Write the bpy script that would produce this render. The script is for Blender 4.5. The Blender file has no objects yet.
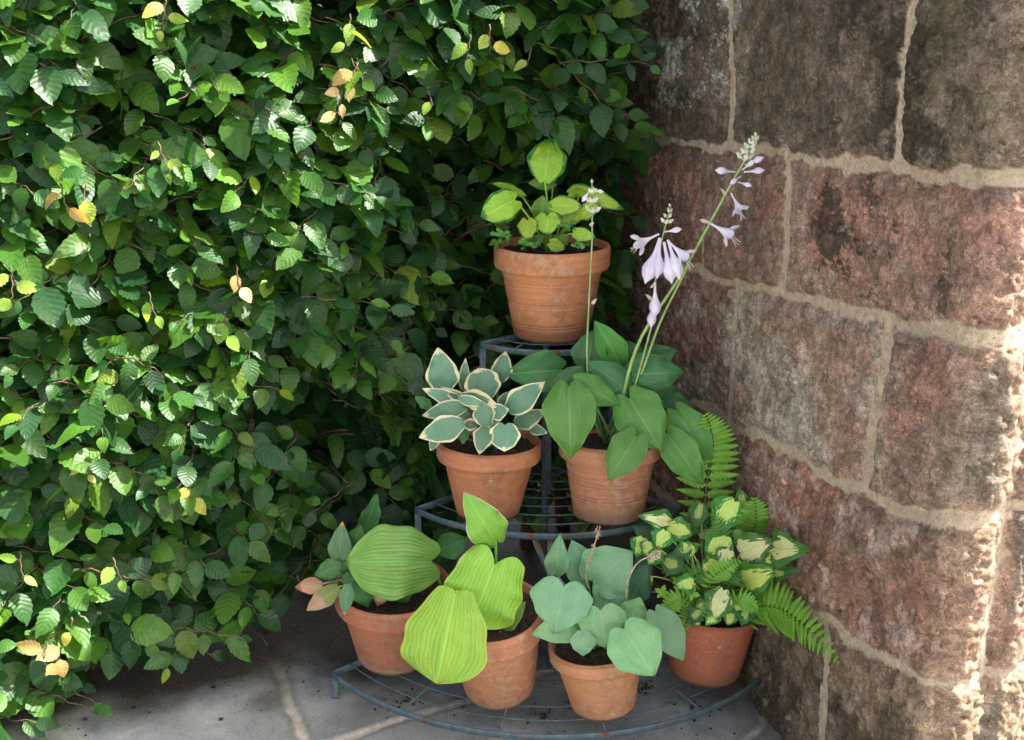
import bpy, math, random
import numpy as np
from mathutils import Vector
R = math.radians
rng = np.random.default_rng(7)
random.seed(7)
SC = bpy.context.scene
COL = SC.collection

# ------------------------------------------------------------------ camera
F, PITCH, CH = 1050.0, R(17.0), 1.30
CAM = np.array([0.0, 0.0, CH])
FW = np.array([0, math.cos(PITCH), -math.sin(PITCH)])
UP = np.array([0, math.sin(PITCH), math.cos(PITCH)])
RT = np.array([1.0, 0, 0])
def ray(px, py): return RT*(px-512)/F + UP*(370-py)/F + FW
def atY(px, py, Y):
    d = ray(px, py); return CAM + d*(Y/d[1])
def atZ(px, py, z):
    d = ray(px, py); return CAM + d*((z-CH)/d[2])
def depth(P): return float(np.dot(np.array(P)-CAM, FW))
def nrm(v):
    v = np.array(v, float); return v/(np.linalg.norm(v)+1e-12)

cam = bpy.data.cameras.new('camera'); co = bpy.data.objects.new('camera', cam); COL.objects.link(co)
co.location = CAM; co.rotation_euler = (math.pi/2-PITCH, 0, 0)
cam.sensor_fit = 'HORIZONTAL'; cam.sensor_width = 36; cam.lens = 36*F/1024; cam.clip_end = 500; cam.clip_start = .02
SC.camera = co

# ------------------------------------------------------------------ noise
_lat = np.random.default_rng(3).random((256, 256))
def vnoise(x, y):
    x = np.asarray(x, float); y = np.asarray(y, float)
    xi = np.floor(x).astype(int); yi = np.floor(y).astype(int)
    fx = x-xi; fy = y-yi
    fx = fx*fx*(3-2*fx); fy = fy*fy*(3-2*fy)
    g = lambda a, b: _lat[a & 255, b & 255]
    return (g(xi,yi)*(1-fx)+g(xi+1,yi)*fx)*(1-fy)+(g(xi,yi+1)*(1-fx)+g(xi+1,yi+1)*fx)*fy
def fbm(x, y, o=4, g=.5):
    a, s, t = 1., 0., 0.
    for i in range(o):
        s = s+a*vnoise(x*2**i+17*i, y*2**i+5*i); t += a; a *= g
    return s/t
def sst(a, b, x):
    t = np.clip((x-a)/(b-a), 0, 1); return t*t*(3-2*t)

# ------------------------------------------------------------------ mesh helpers
def mesh(name, V, Fc, mats, parent=None, uv=None, col=None, mi=None, smooth=True):
    """V (n,3) world coordinates, Fc (m,k) index array or list; parented objects store coordinates relative to the parent"""
    V = np.asarray(V, float)
    off = np.array(parent.location) if parent is not None else np.zeros(3)
    p = parent
    while p is not None and p.parent is not None:
        p = p.parent; off = off+np.array(p.location)
    me = bpy.data.meshes.new(name)
    if isinstance(Fc, np.ndarray):
        n, k = Fc.shape
        me.vertices.add(len(V)); me.vertices.foreach_set('co', (V-off).astype('f').ravel())
        me.loops.add(n*k); me.loops.foreach_set('vertex_index', Fc.astype('i').ravel())
        me.polygons.add(n); me.polygons.foreach_set('loop_start', np.arange(0, n*k, k, dtype='i'))
        me.update(calc_edges=True)
    else:
        me.from_pydata([tuple(v) for v in (V-off)], [], [tuple(int(i) for i in f) for f in Fc]); me.update()
    li = np.empty(len(me.loops), dtype='i'); me.loops.foreach_get('vertex_index', li)
    if uv is not None:
        l = me.uv_layers.new(name='UVMap'); l.data.foreach_set('uv', np.asarray(uv, 'f')[li].ravel())
    if col is not None:
        c = np.asarray(col, 'f')
        if c.shape[1] == 3: c = np.hstack([c, np.ones((len(c), 1), 'f')])
        a = me.color_attributes.new('tint', 'FLOAT_COLOR', 'POINT'); a.data.foreach_set('color', c.ravel())
    for m in (mats if isinstance(mats, (list, tuple)) else [mats]): me.materials.append(m)
    if mi is not None: me.polygons.foreach_set('material_index', np.asarray(mi, 'i'))
    me.polygons.foreach_set('use_smooth', np.full(len(me.polygons), smooth))
    o = bpy.data.objects.new(name, me); COL.objects.link(o)
    if parent is not None: o.parent = parent
    return o
def grid_faces(n, m, close=False):
    a = np.arange(n*m).reshape(n, m)
    if close: a = np.hstack([a, a[:, :1]])
    return np.stack([a[:-1,:-1], a[1:,:-1], a[1:,1:], a[:-1,1:]], -1).reshape(-1, 4)
class MB:
    def __init__(s): s.V=[]; s.F=[]; s.U=[]; s.C=[]; s.M=[]; s.n=0
    def add(s, V, Fc, uv=None, col=None, mi=0):
        V = np.asarray(V, float); Fc = np.asarray(Fc)
        if Fc.shape[1] == 3: Fc = np.hstack([Fc, Fc[:, 2:3]])  # unused
        s.V.append(V); s.F.append(Fc+s.n); s.n += len(V)
        s.U.append(np.full((len(V),2), .5) if uv is None else uv)
        s.C.append(np.full((len(V),3), .5) if col is None else np.broadcast_to(np.asarray(col, float), (len(V),3)))
        s.M.append(np.full(len(Fc), mi))
    def tube(s, pts, rad, n=7, col=None, uv=None, mi=0, cap=True, flat=None):
        P = np.asarray(pts, float); k = len(P)
        r = np.broadcast_to(np.asarray(rad, float), (k,)).copy()
        T = np.gradient(P, axis=0); T /= np.linalg.norm(T, axis=1)[:, None]+1e-9
        a = nrm(np.cross(T[0], [0.13,.31,.94] if abs(T[0][2]) < .9 else [1,0,0.]))
        V = []
        for i in range(k):
            a = nrm(a-T[i]*np.dot(a, T[i])); b = np.cross(T[i], a)
            for j in range(n):
                t = 2*math.pi*j/n; V.append(P[i]+r[i]*(a*math.cos(t)+b*math.sin(t)))
        if cap:
            V = [P[0]]*n+V+[P[-1]]*n; k += 2
        V = np.array(V)
        s.add(V, grid_faces(k, n, True), None if uv is None else np.broadcast_to(np.array(uv, float), (len(V),2)), col, mi)
    def bar(s, pts, w, t, wdir, col=None):
        """flat bar swept along pts: w along wdir, t across"""
        P = np.asarray(pts, float); k = len(P)
        T = np.gradient(P, axis=0); T /= np.linalg.norm(T, axis=1)[:, None]
        V = []
        for i in range(k):
            wd = np.array(wdir, float); wd = nrm(wd-T[i]*np.dot(wd, T[i])); b = np.cross(T[i], wd)
            bw, bt = w/2, t/2; c = min(w, t)*.25
            for x, y in ((-bw+c,-bt),(bw-c,-bt),(bw,-bt+c),(bw,bt-c),(bw-c,bt),(-bw+c,bt),(-bw,bt-c),(-bw,-bt+c)):
                V.append(P[i]+wd*x+b*y)
        n = 8; V = [P[0]]*n+V+[P[-1]]*n
        s.add(np.array(V), grid_faces(k+2, n, True), None, col)
    def build(s, name, mats, parent=None, smooth=True):
        return mesh(name, np.vstack(s.V), np.vstack(s.F), mats, parent, np.vstack(s.U), np.vstack(s.C), np.concatenate(s.M), smooth)
def bez(p0, p1, p2, n=9, p3=None):
    t = np.linspace(0, 1, n)[:, None]
    p0, p1, p2 = map(lambda q: np.array(q, float), (p0, p1, p2))
    if p3 is not None: return p0*(1-t)**3+3*p1*t*(1-t)**2+3*p2*t*t*(1-t)+np.array(p3)*t**3
    return p0*(1-t)**2+2*p1*t*(1-t)+p2*t*t
def smoothpath(pts, n=24):
    """Catmull-Rom through pts"""
    P = np.asarray(pts, float); P = np.vstack([2*P[0]-P[1], P, 2*P[-1]-P[-2]])
    out = []; seg = len(P)-3
    for q in np.linspace(0, seg-1e-6, n):
        i = int(q); t = q-i; a, b, c, d = P[i:i+4]
        out.append(.5*((2*b)+(-a+c)*t+(2*a-5*b+4*c-d)*t*t+(-a+3*b-3*c+d)*t**3))
    return np.array(out)
def empty(name, loc):
    o = bpy.data.objects.new(name, None); COL.objects.link(o); o.location = tuple(loc); o.empty_display_size = .05; return o
def tag(o, label, cat, group=None, kind=None):
    o['label'] = label; o['category'] = cat
    if group: o['group'] = group
    if kind: o['kind'] = kind

# ------------------------------------------------------------------ materials
class NT:
    def __init__(s, name):
        s.m = bpy.data.materials.new(name); s.m.use_nodes = True; s.t = s.m.node_tree; s.t.nodes.clear()
        s.out = s.n('ShaderNodeOutputMaterial')
    def n(s, typ, **kw):
        nd = s.t.nodes.new(typ)
        for k, v in kw.items(): setattr(nd, k, v)
        return nd
    def l(s, a, b): s.t.links.new(a, b)
    def inp(s, sock, v):
        if hasattr(v, 'links') or hasattr(v, 'is_linked'): s.l(v, sock)
        else:
            if sock.type == 'RGBA' and hasattr(v, '__len__') and len(v) == 3: v = (*v, 1)
            sock.default_value = v
    def math(s, op, a, b=0.0, c=None, clamp=False):
        nd = s.n('ShaderNodeMath', operation=op, use_clamp=clamp); s.inp(nd.inputs[0], a)
        s.inp(nd.inputs[1], b)
        if c is not None: s.inp(nd.inputs[2], c)
        return nd.outputs[0]
    def mix(s, f, a, b, blend='MIX'):
        nd = s.n('ShaderNodeMix', data_type='RGBA', blend_type=blend); s.inp(nd.inputs[0], f)
        s.inp(nd.inputs[6], a); s.inp(nd.inputs[7], b); return nd.outputs[2]
    def noise(s, vec, scale, detail=4, rough=.55, col=False, dist=0.0):
        nd = s.n('ShaderNodeTexNoise'); nd.inputs['Scale'].default_value = scale; nd.inputs['Detail'].default_value = detail
        nd.inputs['Roughness'].default_value = rough; nd.inputs['Distortion'].default_value = dist
        if vec is not None: s.l(vec, nd.inputs['Vector'])
        return nd.outputs['Color' if col else 'Fac']
    def ramp(s, v, lo, hi, a=0.0, b=1.0):
        nd = s.n('ShaderNodeMapRange', interpolation_type='SMOOTHSTEP'); s.inp(nd.inputs[0], v)
        nd.inputs[1].default_value = lo; nd.inputs[2].default_value = hi; nd.inputs[3].default_value = a; nd.inputs[4].default_value = b
        return nd.outputs[0]
    def geo(s): return s.n('ShaderNodeNewGeometry').outputs['Position']
    def objc(s): return s.n('ShaderNodeTexCoord').outputs['Object']
    def attr(s): return s.n('ShaderNodeAttribute', attribute_name='tint').outputs['Color']
    def sep(s, v):
        nd = s.n('ShaderNodeSeparateXYZ'); s.l(v, nd.inputs[0]); return nd.outputs
    def comb(s, x, y, z=0.0):
        nd = s.n('ShaderNodeCombineXYZ'); s.inp(nd.inputs[0], x); s.inp(nd.inputs[1], y); s.inp(nd.inputs[2], z); return nd.outputs[0]
    def bump(s, h, strength=.3, dist=.002, prev=None):
        nd = s.n('ShaderNodeBump'); nd.inputs['Strength'].default_value = strength; nd.inputs['Distance'].default_value = dist
        s.inp(nd.inputs['Height'], h)
        if prev is not None: s.l(prev, nd.inputs['Normal'])
        return nd.outputs[0]
    def finish(s, col, rough=.6, bump=None, spec=.5, trans=0.0, tcol=None, metal=0.0):
        p = s.n('ShaderNodeBsdfPrincipled'); s.inp(p.inputs['Base Color'], col); s.inp(p.inputs['Roughness'], rough)
        p.inputs['Specular IOR Level'].default_value = spec; p.inputs['Metallic'].default_value = metal
        if bump is not None: s.l(bump, p.inputs['Normal'])
        o = p.outputs[0]
        if trans:
            t = s.n('ShaderNodeBsdfTranslucent'); s.inp(t.inputs[0], tcol if tcol is not None else col)
            if bump is not None: s.l(bump, t.inputs['Normal'])
            mx = s.n('ShaderNodeMixShader'); mx.inputs[0].default_value = trans
            s.l(o, mx.inputs[1]); s.l(t.outputs[0], mx.inputs[2]); o = mx.outputs[0]
        s.l(o, s.out.inputs['Surface']); return s.m

def mat_hosta(name, center, margin=None, mw=.12, jag=.12, streak=None, ribs=9, bumpd=.0016, rough=.42, pucker=0.0,
              tip=None, trans=.22, spots=None, rib_tone=.88, midrib=None, tipstart=.86, mtip=1.25, sfreq=26.0):
    s = NT(name); uv = s.n('ShaderNodeTexCoord').outputs['UV']; X = s.sep(uv); u = X[1]
    av = s.math('ABSOLUTE', s.math('MULTIPLY_ADD', X[0], 2.0, -1.0))
    rnd = s.n('ShaderNodeObjectInfo').outputs['Random']
    z = s.math('MULTIPLY', rnd, 37.0)
    str_vec = s.comb(s.math('MULTIPLY', X[0], sfreq), s.math('MULTIPLY', u, 2.6), z)
    ns = s.noise(str_vec, 1.0, 3, .6)
    pos = s.geo(); nb = s.noise(pos, 28, 3); nf = s.noise(pos, 260, 3)
    c = s.mix(s.ramp(nb, .3, .7), center, tuple(v*k for v, k in zip(center, (1.3, 1.15, 1.05))))
    if streak is not None: c = s.mix(s.math('MULTIPLY', s.ramp(ns, .44, .70), .6), c, streak)
    # parallel ribs
    wv = s.math('SINE', s.math('MULTIPLY', av, ribs*6.2832))
    rb = s.math('MAXIMUM', s.ramp(wv, -1.0, -.2, .25, 1.0), s.ramp(ns, .35, .6))
    c = s.mix(rb, tuple(min(1, v*(2-rib_tone)*1.06) for v in center) if streak is None else streak, c) if rib_tone < 1 else c
    c = s.mix(s.math('MULTIPLY', s.ramp(nf, .35, .75), .25), c, tuple(v*.7 for v in center))
    mid = s.ramp(av, .012, .05, 1.0, 0.0)
    mc = midrib or tuple(min(.8, v*1.5+.03) for v in center)
    c = s.mix(s.math('MULTIPLY', mid, .75), c, mc)
    if margin is not None:
        e = s.math('MINIMUM', s.math('SUBTRACT', 1.0, av), s.math('MULTIPLY', s.math('SUBTRACT', 1.0, u), mtip))
        e2 = s.math('MULTIPLY_ADD', s.math('SUBTRACT', ns, .5), jag*2, e)
        c = s.mix(s.ramp(e2, mw-.015, mw+.02), margin, c)
    if tip is not None:
        k = s.math('ADD', u, s.math('MULTIPLY', s.math('SUBTRACT', nb, .5), .3))
        c = s.mix(s.ramp(k, tipstart, tipstart+.08), c, tip)
    if spots is not None:
        v = s.n('ShaderNodeTexVoronoi'); v.inputs['Scale'].default_value = 30; s.l(pos, v.inputs['Vector'])
        c = s.mix(s.ramp(v.outputs['Distance'], .07, .13, .8, 0.0), c, spots)
    hsv = s.n('ShaderNodeHueSaturation'); s.l(c, hsv.inputs['Color'])
    s.l(s.math('MULTIPLY_ADD', rnd, .03, .485), hsv.inputs['Hue']); s.l(s.math('MULTIPLY_ADD', rnd, .35, .84), hsv.inputs['Value'])
    c = hsv.outputs[0]
    b = s.bump(s.math('MULTIPLY_ADD', ns, 1.5, wv), .20, bumpd)
    b = s.bump(nb, .5, .004, b)
    if pucker:
        v = s.n('ShaderNodeTexVoronoi', feature='SMOOTH_F1'); v.inputs['Scale'].default_value = 130; s.l(pos, v.inputs['Vector'])
        b = s.bump(v.outputs['Distance'], pucker, .003, b)
    return s.finish(c, rough, b, .4, trans)

def mat_simple(name, c1, c2, scale=20, rough=.7, bd=.001, bs=.3, trans=0, spec=.4, det=5):
    s = NT(name); p = s.geo(); n = s.noise(p, scale, det)
    return s.finish(s.mix(s.ramp(n, .35, .65), c1, c2), rough, s.bump(n, bs, bd), spec, trans)

def mat_beech():
    s = NT('beech_leaf'); uv = s.n('ShaderNodeTexCoord').outputs['UV']; X = s.sep(uv)
    av = s.math('ABSOLUTE', s.math('MULTIPLY_ADD', X[0], 2.0, -1.0))
    ph = s.math('SUBTRACT', X[1], s.math('MULTIPLY', av, .20))
    w = s.math('SINE', s.math('MULTIPLY', ph, 7*6.2832))
    vein = s.ramp(w, .72, 1.0); mid = s.ramp(av, .03, .09, 1.0, 0.0)
    vn = s.math('MAXIMUM', vein, mid)
    base = s.attr(); pos = s.geo(); nf = s.noise(pos, 70, 4)
    c = s.mix(s.ramp(nf, .3, .7), base, s.mix(1.0, base, (.72, .8, .8), 'MULTIPLY'))
    c = s.mix(s.math('MULTIPLY', vn, .16), c, s.mix(1.0, base, (1.9, 1.7, 1.3), 'MULTIPLY'))
    b = s.bump(w, .22, .0009)
    b = s.bump(nf, .3, .003, b)
    tc = s.mix(1.0, c, (2.9, 2.9, .8), 'MULTIPLY')
    return s.finish(c, s.ramp(nf, .2, .8, .36, .54), b, .38, .36, tc)

def mat_terracotta(name, c1, c2, stain=(.42,.36,.28), st=.5, rough=.8, wet=(.12,.05,.03), lowdirt=.05):
    s = NT(name); p = s.objc(); X = s.sep(p)
    n1 = s.noise(p, 9, 5, .6, dist=.4); n2 = s.noise(p, 60, 5, .6); n3 = s.noise(p, 260, 4, .7)
    hz = s.comb(s.math('MULTIPLY', X[0], 3.0), s.math('MULTIPLY', X[1], 3.0), s.math('MULTIPLY', X[2], 160.0))
    n4 = s.noise(hz, 1.0, 3)
    c = s.mix(s.ramp(n1, .4, .6), c1, tuple(v*.85 for v in c2))
    c = s.mix(s.math('MULTIPLY', s.ramp(n4, .35, .7), .5), c, tuple(v*.72 for v in c1))
    c = s.mix(s.math('MULTIPLY', s.ramp(s.math('ADD', s.math('MULTIPLY', n2, .5), s.math('MULTIPLY', n1, .5)), .47, .60), st), c, stain)
    c = s.mix(s.math('MULTIPLY', s.ramp(n3, .60, .68), .5), c, (.55,.45,.36))
    c = s.mix(s.math('MULTIPLY', s.ramp(n3, .32, .42, 1.0, 0.0), .45), c, tuple(v*.45 for v in c1))
    low = s.ramp(s.math('ADD', X[2], s.math('MULTIPLY', n2, -.04)), -.01, lowdirt-.02, 1.0, 0.0)
    c = s.mix(s.math('MULTIPLY', low, .75), c, wet)
    dn = s.noise(p, 16, 6, .7, dist=1.0)
    c = s.mix(s.math('MULTIPLY', s.ramp(dn, .55, .75), .45), c, tuple(v*.5 for v in c1))
    v = s.n('ShaderNodeTexVoronoi'); v.inputs['Scale'].default_value = 24; s.l(p, v.inputs['Vector'])
    c = s.mix(s.math('MULTIPLY', s.math('MULTIPLY', s.ramp(v.outputs['Distance'], .06, .12, 1.0, 0.0), s.ramp(n1, .5, .56)), .6), c, (.50,.42,.3))
    b = s.bump(n4, .35, .0008); b = s.bump(n3, .3, .0006, b); b = s.bump(n2, .3, .0012, b)
    return s.finish(c, rough, b, .3)

def mat_stone():
    s = NT('sandstone_and_mortar'); p = s.geo()
    a = s.n('ShaderNodeAttribute', attribute_name='tint'); base = a.outputs['Color']; mort = a.outputs['Alpha']
    n1 = s.noise(p, 26, 9, .72); n2 = s.noise(p, 95, 8, .75); n3 = s.noise(p, 230, 5, .75); n4 = s.noise(p, 340, 3, .7); n5 = s.noise(p, 7, 5, .6)
    stone = s.mix(s.ramp(n1, .36, .64), s.mix(1.0, base, (.78,.75,.72), 'MULTIPLY'), s.mix(1.0, base, (1.6,1.55,1.5), 'MULTIPLY'))
    stone = s.mix(s.math('MULTIPLY', s.ramp(n2, .45, .60), .55), stone, s.mix(1.0, stone, (.5,.47,.44), 'MULTIPLY'))
    stone = s.mix(s.math('MULTIPLY', s.ramp(n3, .53, .58), .8), stone, s.mix(1.0, stone, (1.75,1.7,1.6), 'MULTIPLY'))
    stone = s.mix(s.math('MULTIPLY', s.ramp(n4, .34, .46, 1.0, 0.0), .75), stone, s.mix(1.0, stone, (.30,.28,.26), 'MULTIPLY'))
    lich = s.noise(p, 17, 9, .8, dist=.5)
    stone = s.mix(s.math('MULTIPLY', s.ramp(lich, .60, .64), .4), stone, (.36,.34,.29))
    mc = s.mix(s.ramp(n2, .4, .6), (.58,.46,.33), (.43,.325,.23))
    mc = s.mix(s.ramp(n5, .45, .7), mc, (.43,.34,.25))
    mc = s.mix(s.math('MULTIPLY', s.ramp(n3, .36, .48, 1.0, 0.0), .6), mc, (.16,.11,.075))
    mc = s.mix(s.math('MULTIPLY', s.ramp(n1, .56, .66), .55), mc, (.18,.135,.10))
    c = s.mix(mort, stone, mc)
    b = s.bump(n1, .35, .008); b = s.bump(n2, .8, .005, b); b = s.bump(n3, .8, .0025, b)
    return s.finish(c, .92, b, .2)

def mat_paving():
    s = NT('flagstone'); p = s.geo(); base = s.attr()
    a = s.n('ShaderNodeAttribute', attribute_name='tint')
    n1 = s.noise(p, 6, 7, .65, dist=.6); n2 = s.noise(p, 45, 8, .75); n3 = s.noise(p, 240, 4, .7)
    c = s.mix(s.ramp(n1, .3, .7), s.mix(1.0, base, (.70,.72,.74), 'MULTIPLY'), s.mix(1.0, base, (1.3,1.25,1.15), 'MULTIPLY'))
    c = s.mix(s.math('MULTIPLY', s.ramp(n2, .5, .7), .4), c, s.mix(1.0, c, (.5,.48,.44), 'MULTIPLY'))
    c = s.mix(s.math('MULTIPLY', s.ramp(n3, .56, .64), .35), c, (.4,.37,.32))
    c = s.mix(s.math('MULTIPLY', s.ramp(n3, .36, .44, 1.0, 0.0), .45), c, (.08,.07,.06))
    gr = s.noise(p, 5, 4, .6, dist=1)
    c = s.mix(s.math('MULTIPLY', s.ramp(gr, .55, .7), .35), c, (.10,.115,.05))
    b = s.bump(n1, .3, .01); b = s.bump(n2, .4, .003, b); b = s.bump(n3, .3, .001, b)
    return s.finish(c, .62, b, .35)

def mat_iron():
    s = NT('blue_grey_painted_iron'); p = s.geo(); n = s.noise(p, 60, 6, .7); n2 = s.noise(p, 14, 5, .6, dist=1)
    c = s.mix(s.ramp(n, .35, .7), (.05,.085,.10), (.095,.14,.16))
    rust = s.ramp(s.math('ADD', s.math('MULTIPLY', n, .45), s.math('MULTIPLY', n2, .55)), .54, .60)
    c = s.mix(rust, c, s.mix(n, (.07,.03,.018), (.16,.075,.035)))
    return s.finish(c, s.ramp(rust, 0, 1, .5, .9), s.bump(n, .4, .0012), .45)

M = {}
M['beech'] = mat_beech()
M['twig'] = mat_simple('beech_twig', (.045,.026,.018), (.12,.07,.045), 60, .7)
M['stone'] = mat_stone(); M['paving'] = mat_paving(); M['iron'] = mat_iron()
M['soil'] = mat_simple('potting_soil', (.018,.011,.008), (.06,.036,.024), 160, .95, .004, .9)
M['crumb'] = mat_simple('soil_crumbs', (.012,.009,.007), (.05,.035,.022), 90, .95)

# ------------------------------------------------------------------ ground
def build_ground():
    def axis(a, b, lo, hi, step):
        d = np.arange(a, b+step/2, step)
        l = a-np.geomspace(step, a-lo, 26)[::-1]; h = b+np.geomspace(step, hi-b, 26)
        return np.concatenate([l, d, h])
    xs = axis(-1.15, .68, -60, 60, .0055); ys = axis(1.52, 2.42, -60, 60, .0055)
    X, Y = np.meshgrid(xs, ys, indexing='ij')
    wx = (fbm(X*9, Y*9, 3)-.5)*.03; wy = (fbm(X*9+40, Y*9, 3)-.5)*.03
    def seg(ps):
        D = np.full(X.shape, 9.)
        for a, b in zip(ps[:-1], ps[1:]):
            d = b-a; L = d@d; t = np.clip(((X+wx-a[0])*d[0]+(Y+wy-a[1])*d[1])/L, 0, 1)
            D = np.minimum(D, np.hypot(X+wx-a[0]-t*d[0], Y+wy-a[1]-t*d[1]))
        return D
    G = lambda *p: [atZ(a, b, 0)[:2] for a, b in p]
    def ext(a, b, k=6): return [a-(b-a)*k, b+(b-a)*k]
    j1 = G((268,650),(306,740)); j2 = G((330,742),(470,697))
    j2b = j2[1]+(j2[1]-j2[0])*4
    D = np.minimum(seg([j1[0]+(j1[0]-j1[1])*1.0, j1[1]+(j1[1]-j1[0])*8]), seg([j1[1]+(j1[1]-j1[0])*.05, j2[0], j2[1], j2b]))
    jr = G((764,722),(800,742)); D = np.minimum(D, seg([jr[0]+np.array([-.3,-.35]), jr[0], jr[0]+np.array([.02,.5])])+.004)
    m = 1-sst(.0085, .0105, D+(fbm(X*60,Y*60,4,.7)-.5)*.012)
    H = (fbm(X*5, Y*5, 4)-.5)*.006 + (fbm(X*30, Y*30, 3)-.5)*.002 - m*.004
    H = np.where((np.abs(X) < 3) & (np.abs(Y-2) < 3), H, 0)
    side = fbm(X*1.4+3, Y*1.4, 2)
    c = np.stack([.275+.0*X, .292+.0*X, .305+.0*X], -1)
    c = c*(1+(side-.5)[..., None]*.5)
    br = sst(.40, .62, fbm(X*3+9, Y*6, 4)+ (X > -.2)*.06)
    dk = sst(.010, .016, D)*sst(.030, .016, D)*.35; c = c*(1-dk[..., None])
    c = c*(1-br[..., None]*.4)+np.array([.21,.20,.18])*br[..., None]*.4
    mor = np.array([.46,.42,.365])*(.75+.5*fbm(X*90,Y*90,3))[..., None]
    c = c*(1-m[..., None])+mor*m[..., None]
    # leaf mould and bare earth along the foot of the hedge
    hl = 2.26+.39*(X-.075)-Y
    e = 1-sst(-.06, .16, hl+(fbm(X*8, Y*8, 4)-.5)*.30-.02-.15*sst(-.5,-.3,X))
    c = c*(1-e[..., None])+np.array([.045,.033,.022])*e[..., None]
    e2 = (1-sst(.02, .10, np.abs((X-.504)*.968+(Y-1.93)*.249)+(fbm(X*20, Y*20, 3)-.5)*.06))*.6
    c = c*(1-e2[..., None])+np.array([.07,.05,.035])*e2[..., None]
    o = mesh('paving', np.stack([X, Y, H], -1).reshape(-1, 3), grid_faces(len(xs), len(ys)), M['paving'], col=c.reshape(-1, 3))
    # grid_faces order faces downwards for this axis layout
    o.data.flip_normals(); o['kind'] = 'structure'
build_ground()

# ------------------------------------------------------------------ stone wall
CORN = np.array([.641, 1.397]); DA = np.array([-.249, .968]); DA /= np.linalg.norm(DA)
DB = np.array([.9, .436]); NA = np.array([-DA[1], DA[0]]); NA = NA if NA[0] < 0 else -NA
NB = np.array([.436, -.9]); WALLH = 1.95
def A_sz(px, py):
    """where a sight line meets the long face of the wall: (s, z)"""
    d = ray(px, py); k = np.dot(CORN, NA)/np.dot(d[:2], NA); P = CAM+d*k
    return np.dot(P[:2]-CORN, DA), P[2]
def build_wall():
    s1 = np.arange(-.22, 1.25, .0036); sa = np.concatenate([np.linspace(-1.5, -.24, 30), s1, np.linspace(1.27, 2.0, 30)])
    z1 = np.concatenate([np.arange(-.05, 1.5, .0036), np.linspace(1.51, WALLH, 30)])
    S, Z = np.meshgrid(sa, z1, indexing='ij')
    Sw = S+(fbm(S*14, Z*14, 3)-.5)*.035; Zw = Z+(fbm(S*14+50, Z*14, 3)-.5)*.035
    def line(pts):
        a = np.array([A_sz(*p) for p in pts]); a = a[np.argsort(a[:, 0])]; return a
    hl = [line([(600,135),(640,140),(735,147),(800,158),(890,170),(1000,180)]),
          line([(630,258),(700,266),(722,281),(745,288),(800,298),(885,320),(985,342)]),
          line([(660,392),(700,405),(760,435),(860,487),(900,505),(955,522)]),
          line([(750,580),(835,622),(870,650),(925,680)])]
    zs = [np.interp(Sw, h[:, 0], h[:, 1]) for h in hl]
    zs = [zs[0]*0+1.42]+zs+[zs[0]*0-.3]       # six courses limits
    zt = zs[0]*0+1.70
    D = np.full(S.shape, 9.)
    for q in zs+[zt]: D = np.minimum(D, np.abs(Zw-q))
    def V(course, p1, p2, w=0.0, lab=None):
        a, b = A_sz(*p1), A_sz(*p2)
        sv = a[0]+(b[0]-a[0])*(Zw-a[1])/(b[1]-a[1]+1e-9) if abs(b[1]-a[1]) > .01 else a[0]
        return course, sv, w
    def Vs(course, s): return course, s+0*S, 0.0
    vs = [V(0,(735,0),(733,140),.002), V(0,(920,0),(898,168),.003), V(1,(706,150),(706,265),-.003), V(1,(790,162),(786,285),.002),
          V(2,(742,290),(730,410),.0), V(2,(893,325),(872,485),.005), V(4,(829,640),(826,740),.0), Vs(3,1.75), Vs(2,1.7), Vs(2,-.33), Vs(1,-.55),
          Vs(0,-.3), Vs(3,-.1), Vs(3,-.5), Vs(4,-.25), Vs(1,1.6), Vs(0,1.5)]
    lim = [1.75*np.ones_like(S)]+zs  # course k lies between lim[k+1] (top) and lim[k+2]
    courses = [(zs[0], zs[1]), (zs[1], zs[2]), (zs[2], zs[3]), (zs[3], zs[4]), (zs[4], zs[5])]
    cid = np.full(S.shape, 5); 
    for k, (t, b) in enumerate(courses): cid = np.where((Zw <= t) & (Zw > b), k, cid)
    cid = np.where(Zw > zs[0], 6, cid)
    sid = cid*20
    for c, sv, w in vs:
        inside = cid == c
        D = np.where(inside, np.minimum(D, np.abs(Sw-sv)-w), D); sid = sid+np.where(inside & (Sw > sv), 1, 0)
    edge = D+(fbm(S*30, Z*30, 5, .6)-.5)*.009+(fbm(S*4+8, Z*4, 2)-.5)*.012
    mort = 1-sst(.0098, .0115, edge)
    # relief
    rough = (fbm(S*22, Z*22, 5, .6)-.5); fine = fbm(S*110, Z*110, 3)-.5
    prng = np.random.default_rng(5); hh = prng.random(200)*.014
    rockid = sid % 200
    tool = (fbm(S*9+Z*30, Z*9-S*22, 3)-.5)
    r2 = np.abs(fbm(S*34+9, Z*34, 4, .6)-.5)*2
    H = sst(.008, .014, edge)*.006+sst(.010, .030, edge)*.006+hh[rockid]*.6*sst(.009, .014, edge)+rough*.009*sst(.008, .018, edge)-(1-r2)**6*.008*sst(.008,.02,edge)+fine*.006+(fbm(S*5+1,Z*5,2)-.5)*.010
    H = H*(1-mort)+mort*(.0065+(fbm(S*60, Z*60, 3)-.5)*.005)
    # corner stones: end face ridges added to form strips of sun and shade
    wz = S+(vnoise(Z*5, Z*0+3)-.5)*.014+(fbm(S*40+5, Z*40, 3)-.5)*.006
    bk = np.array([-1.5, -.30, -.20, -.165, -.125, -.105, -.06, -.035, -.005, .03, .3, 2.]); bh = np.array([0, 0, .004, .016, .014, .0, .014, .012, -.006, 0, 0, 0])
    H = H+np.interp(wz, bk, bh)+sst(.04, -.02, S)*(fbm(S*60+5, Z*60, 4, .6)-.5)*.006
    # path round the corner
    r = .022
    t = np.clip((S+r)/(2*r), 0, 1)
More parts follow.
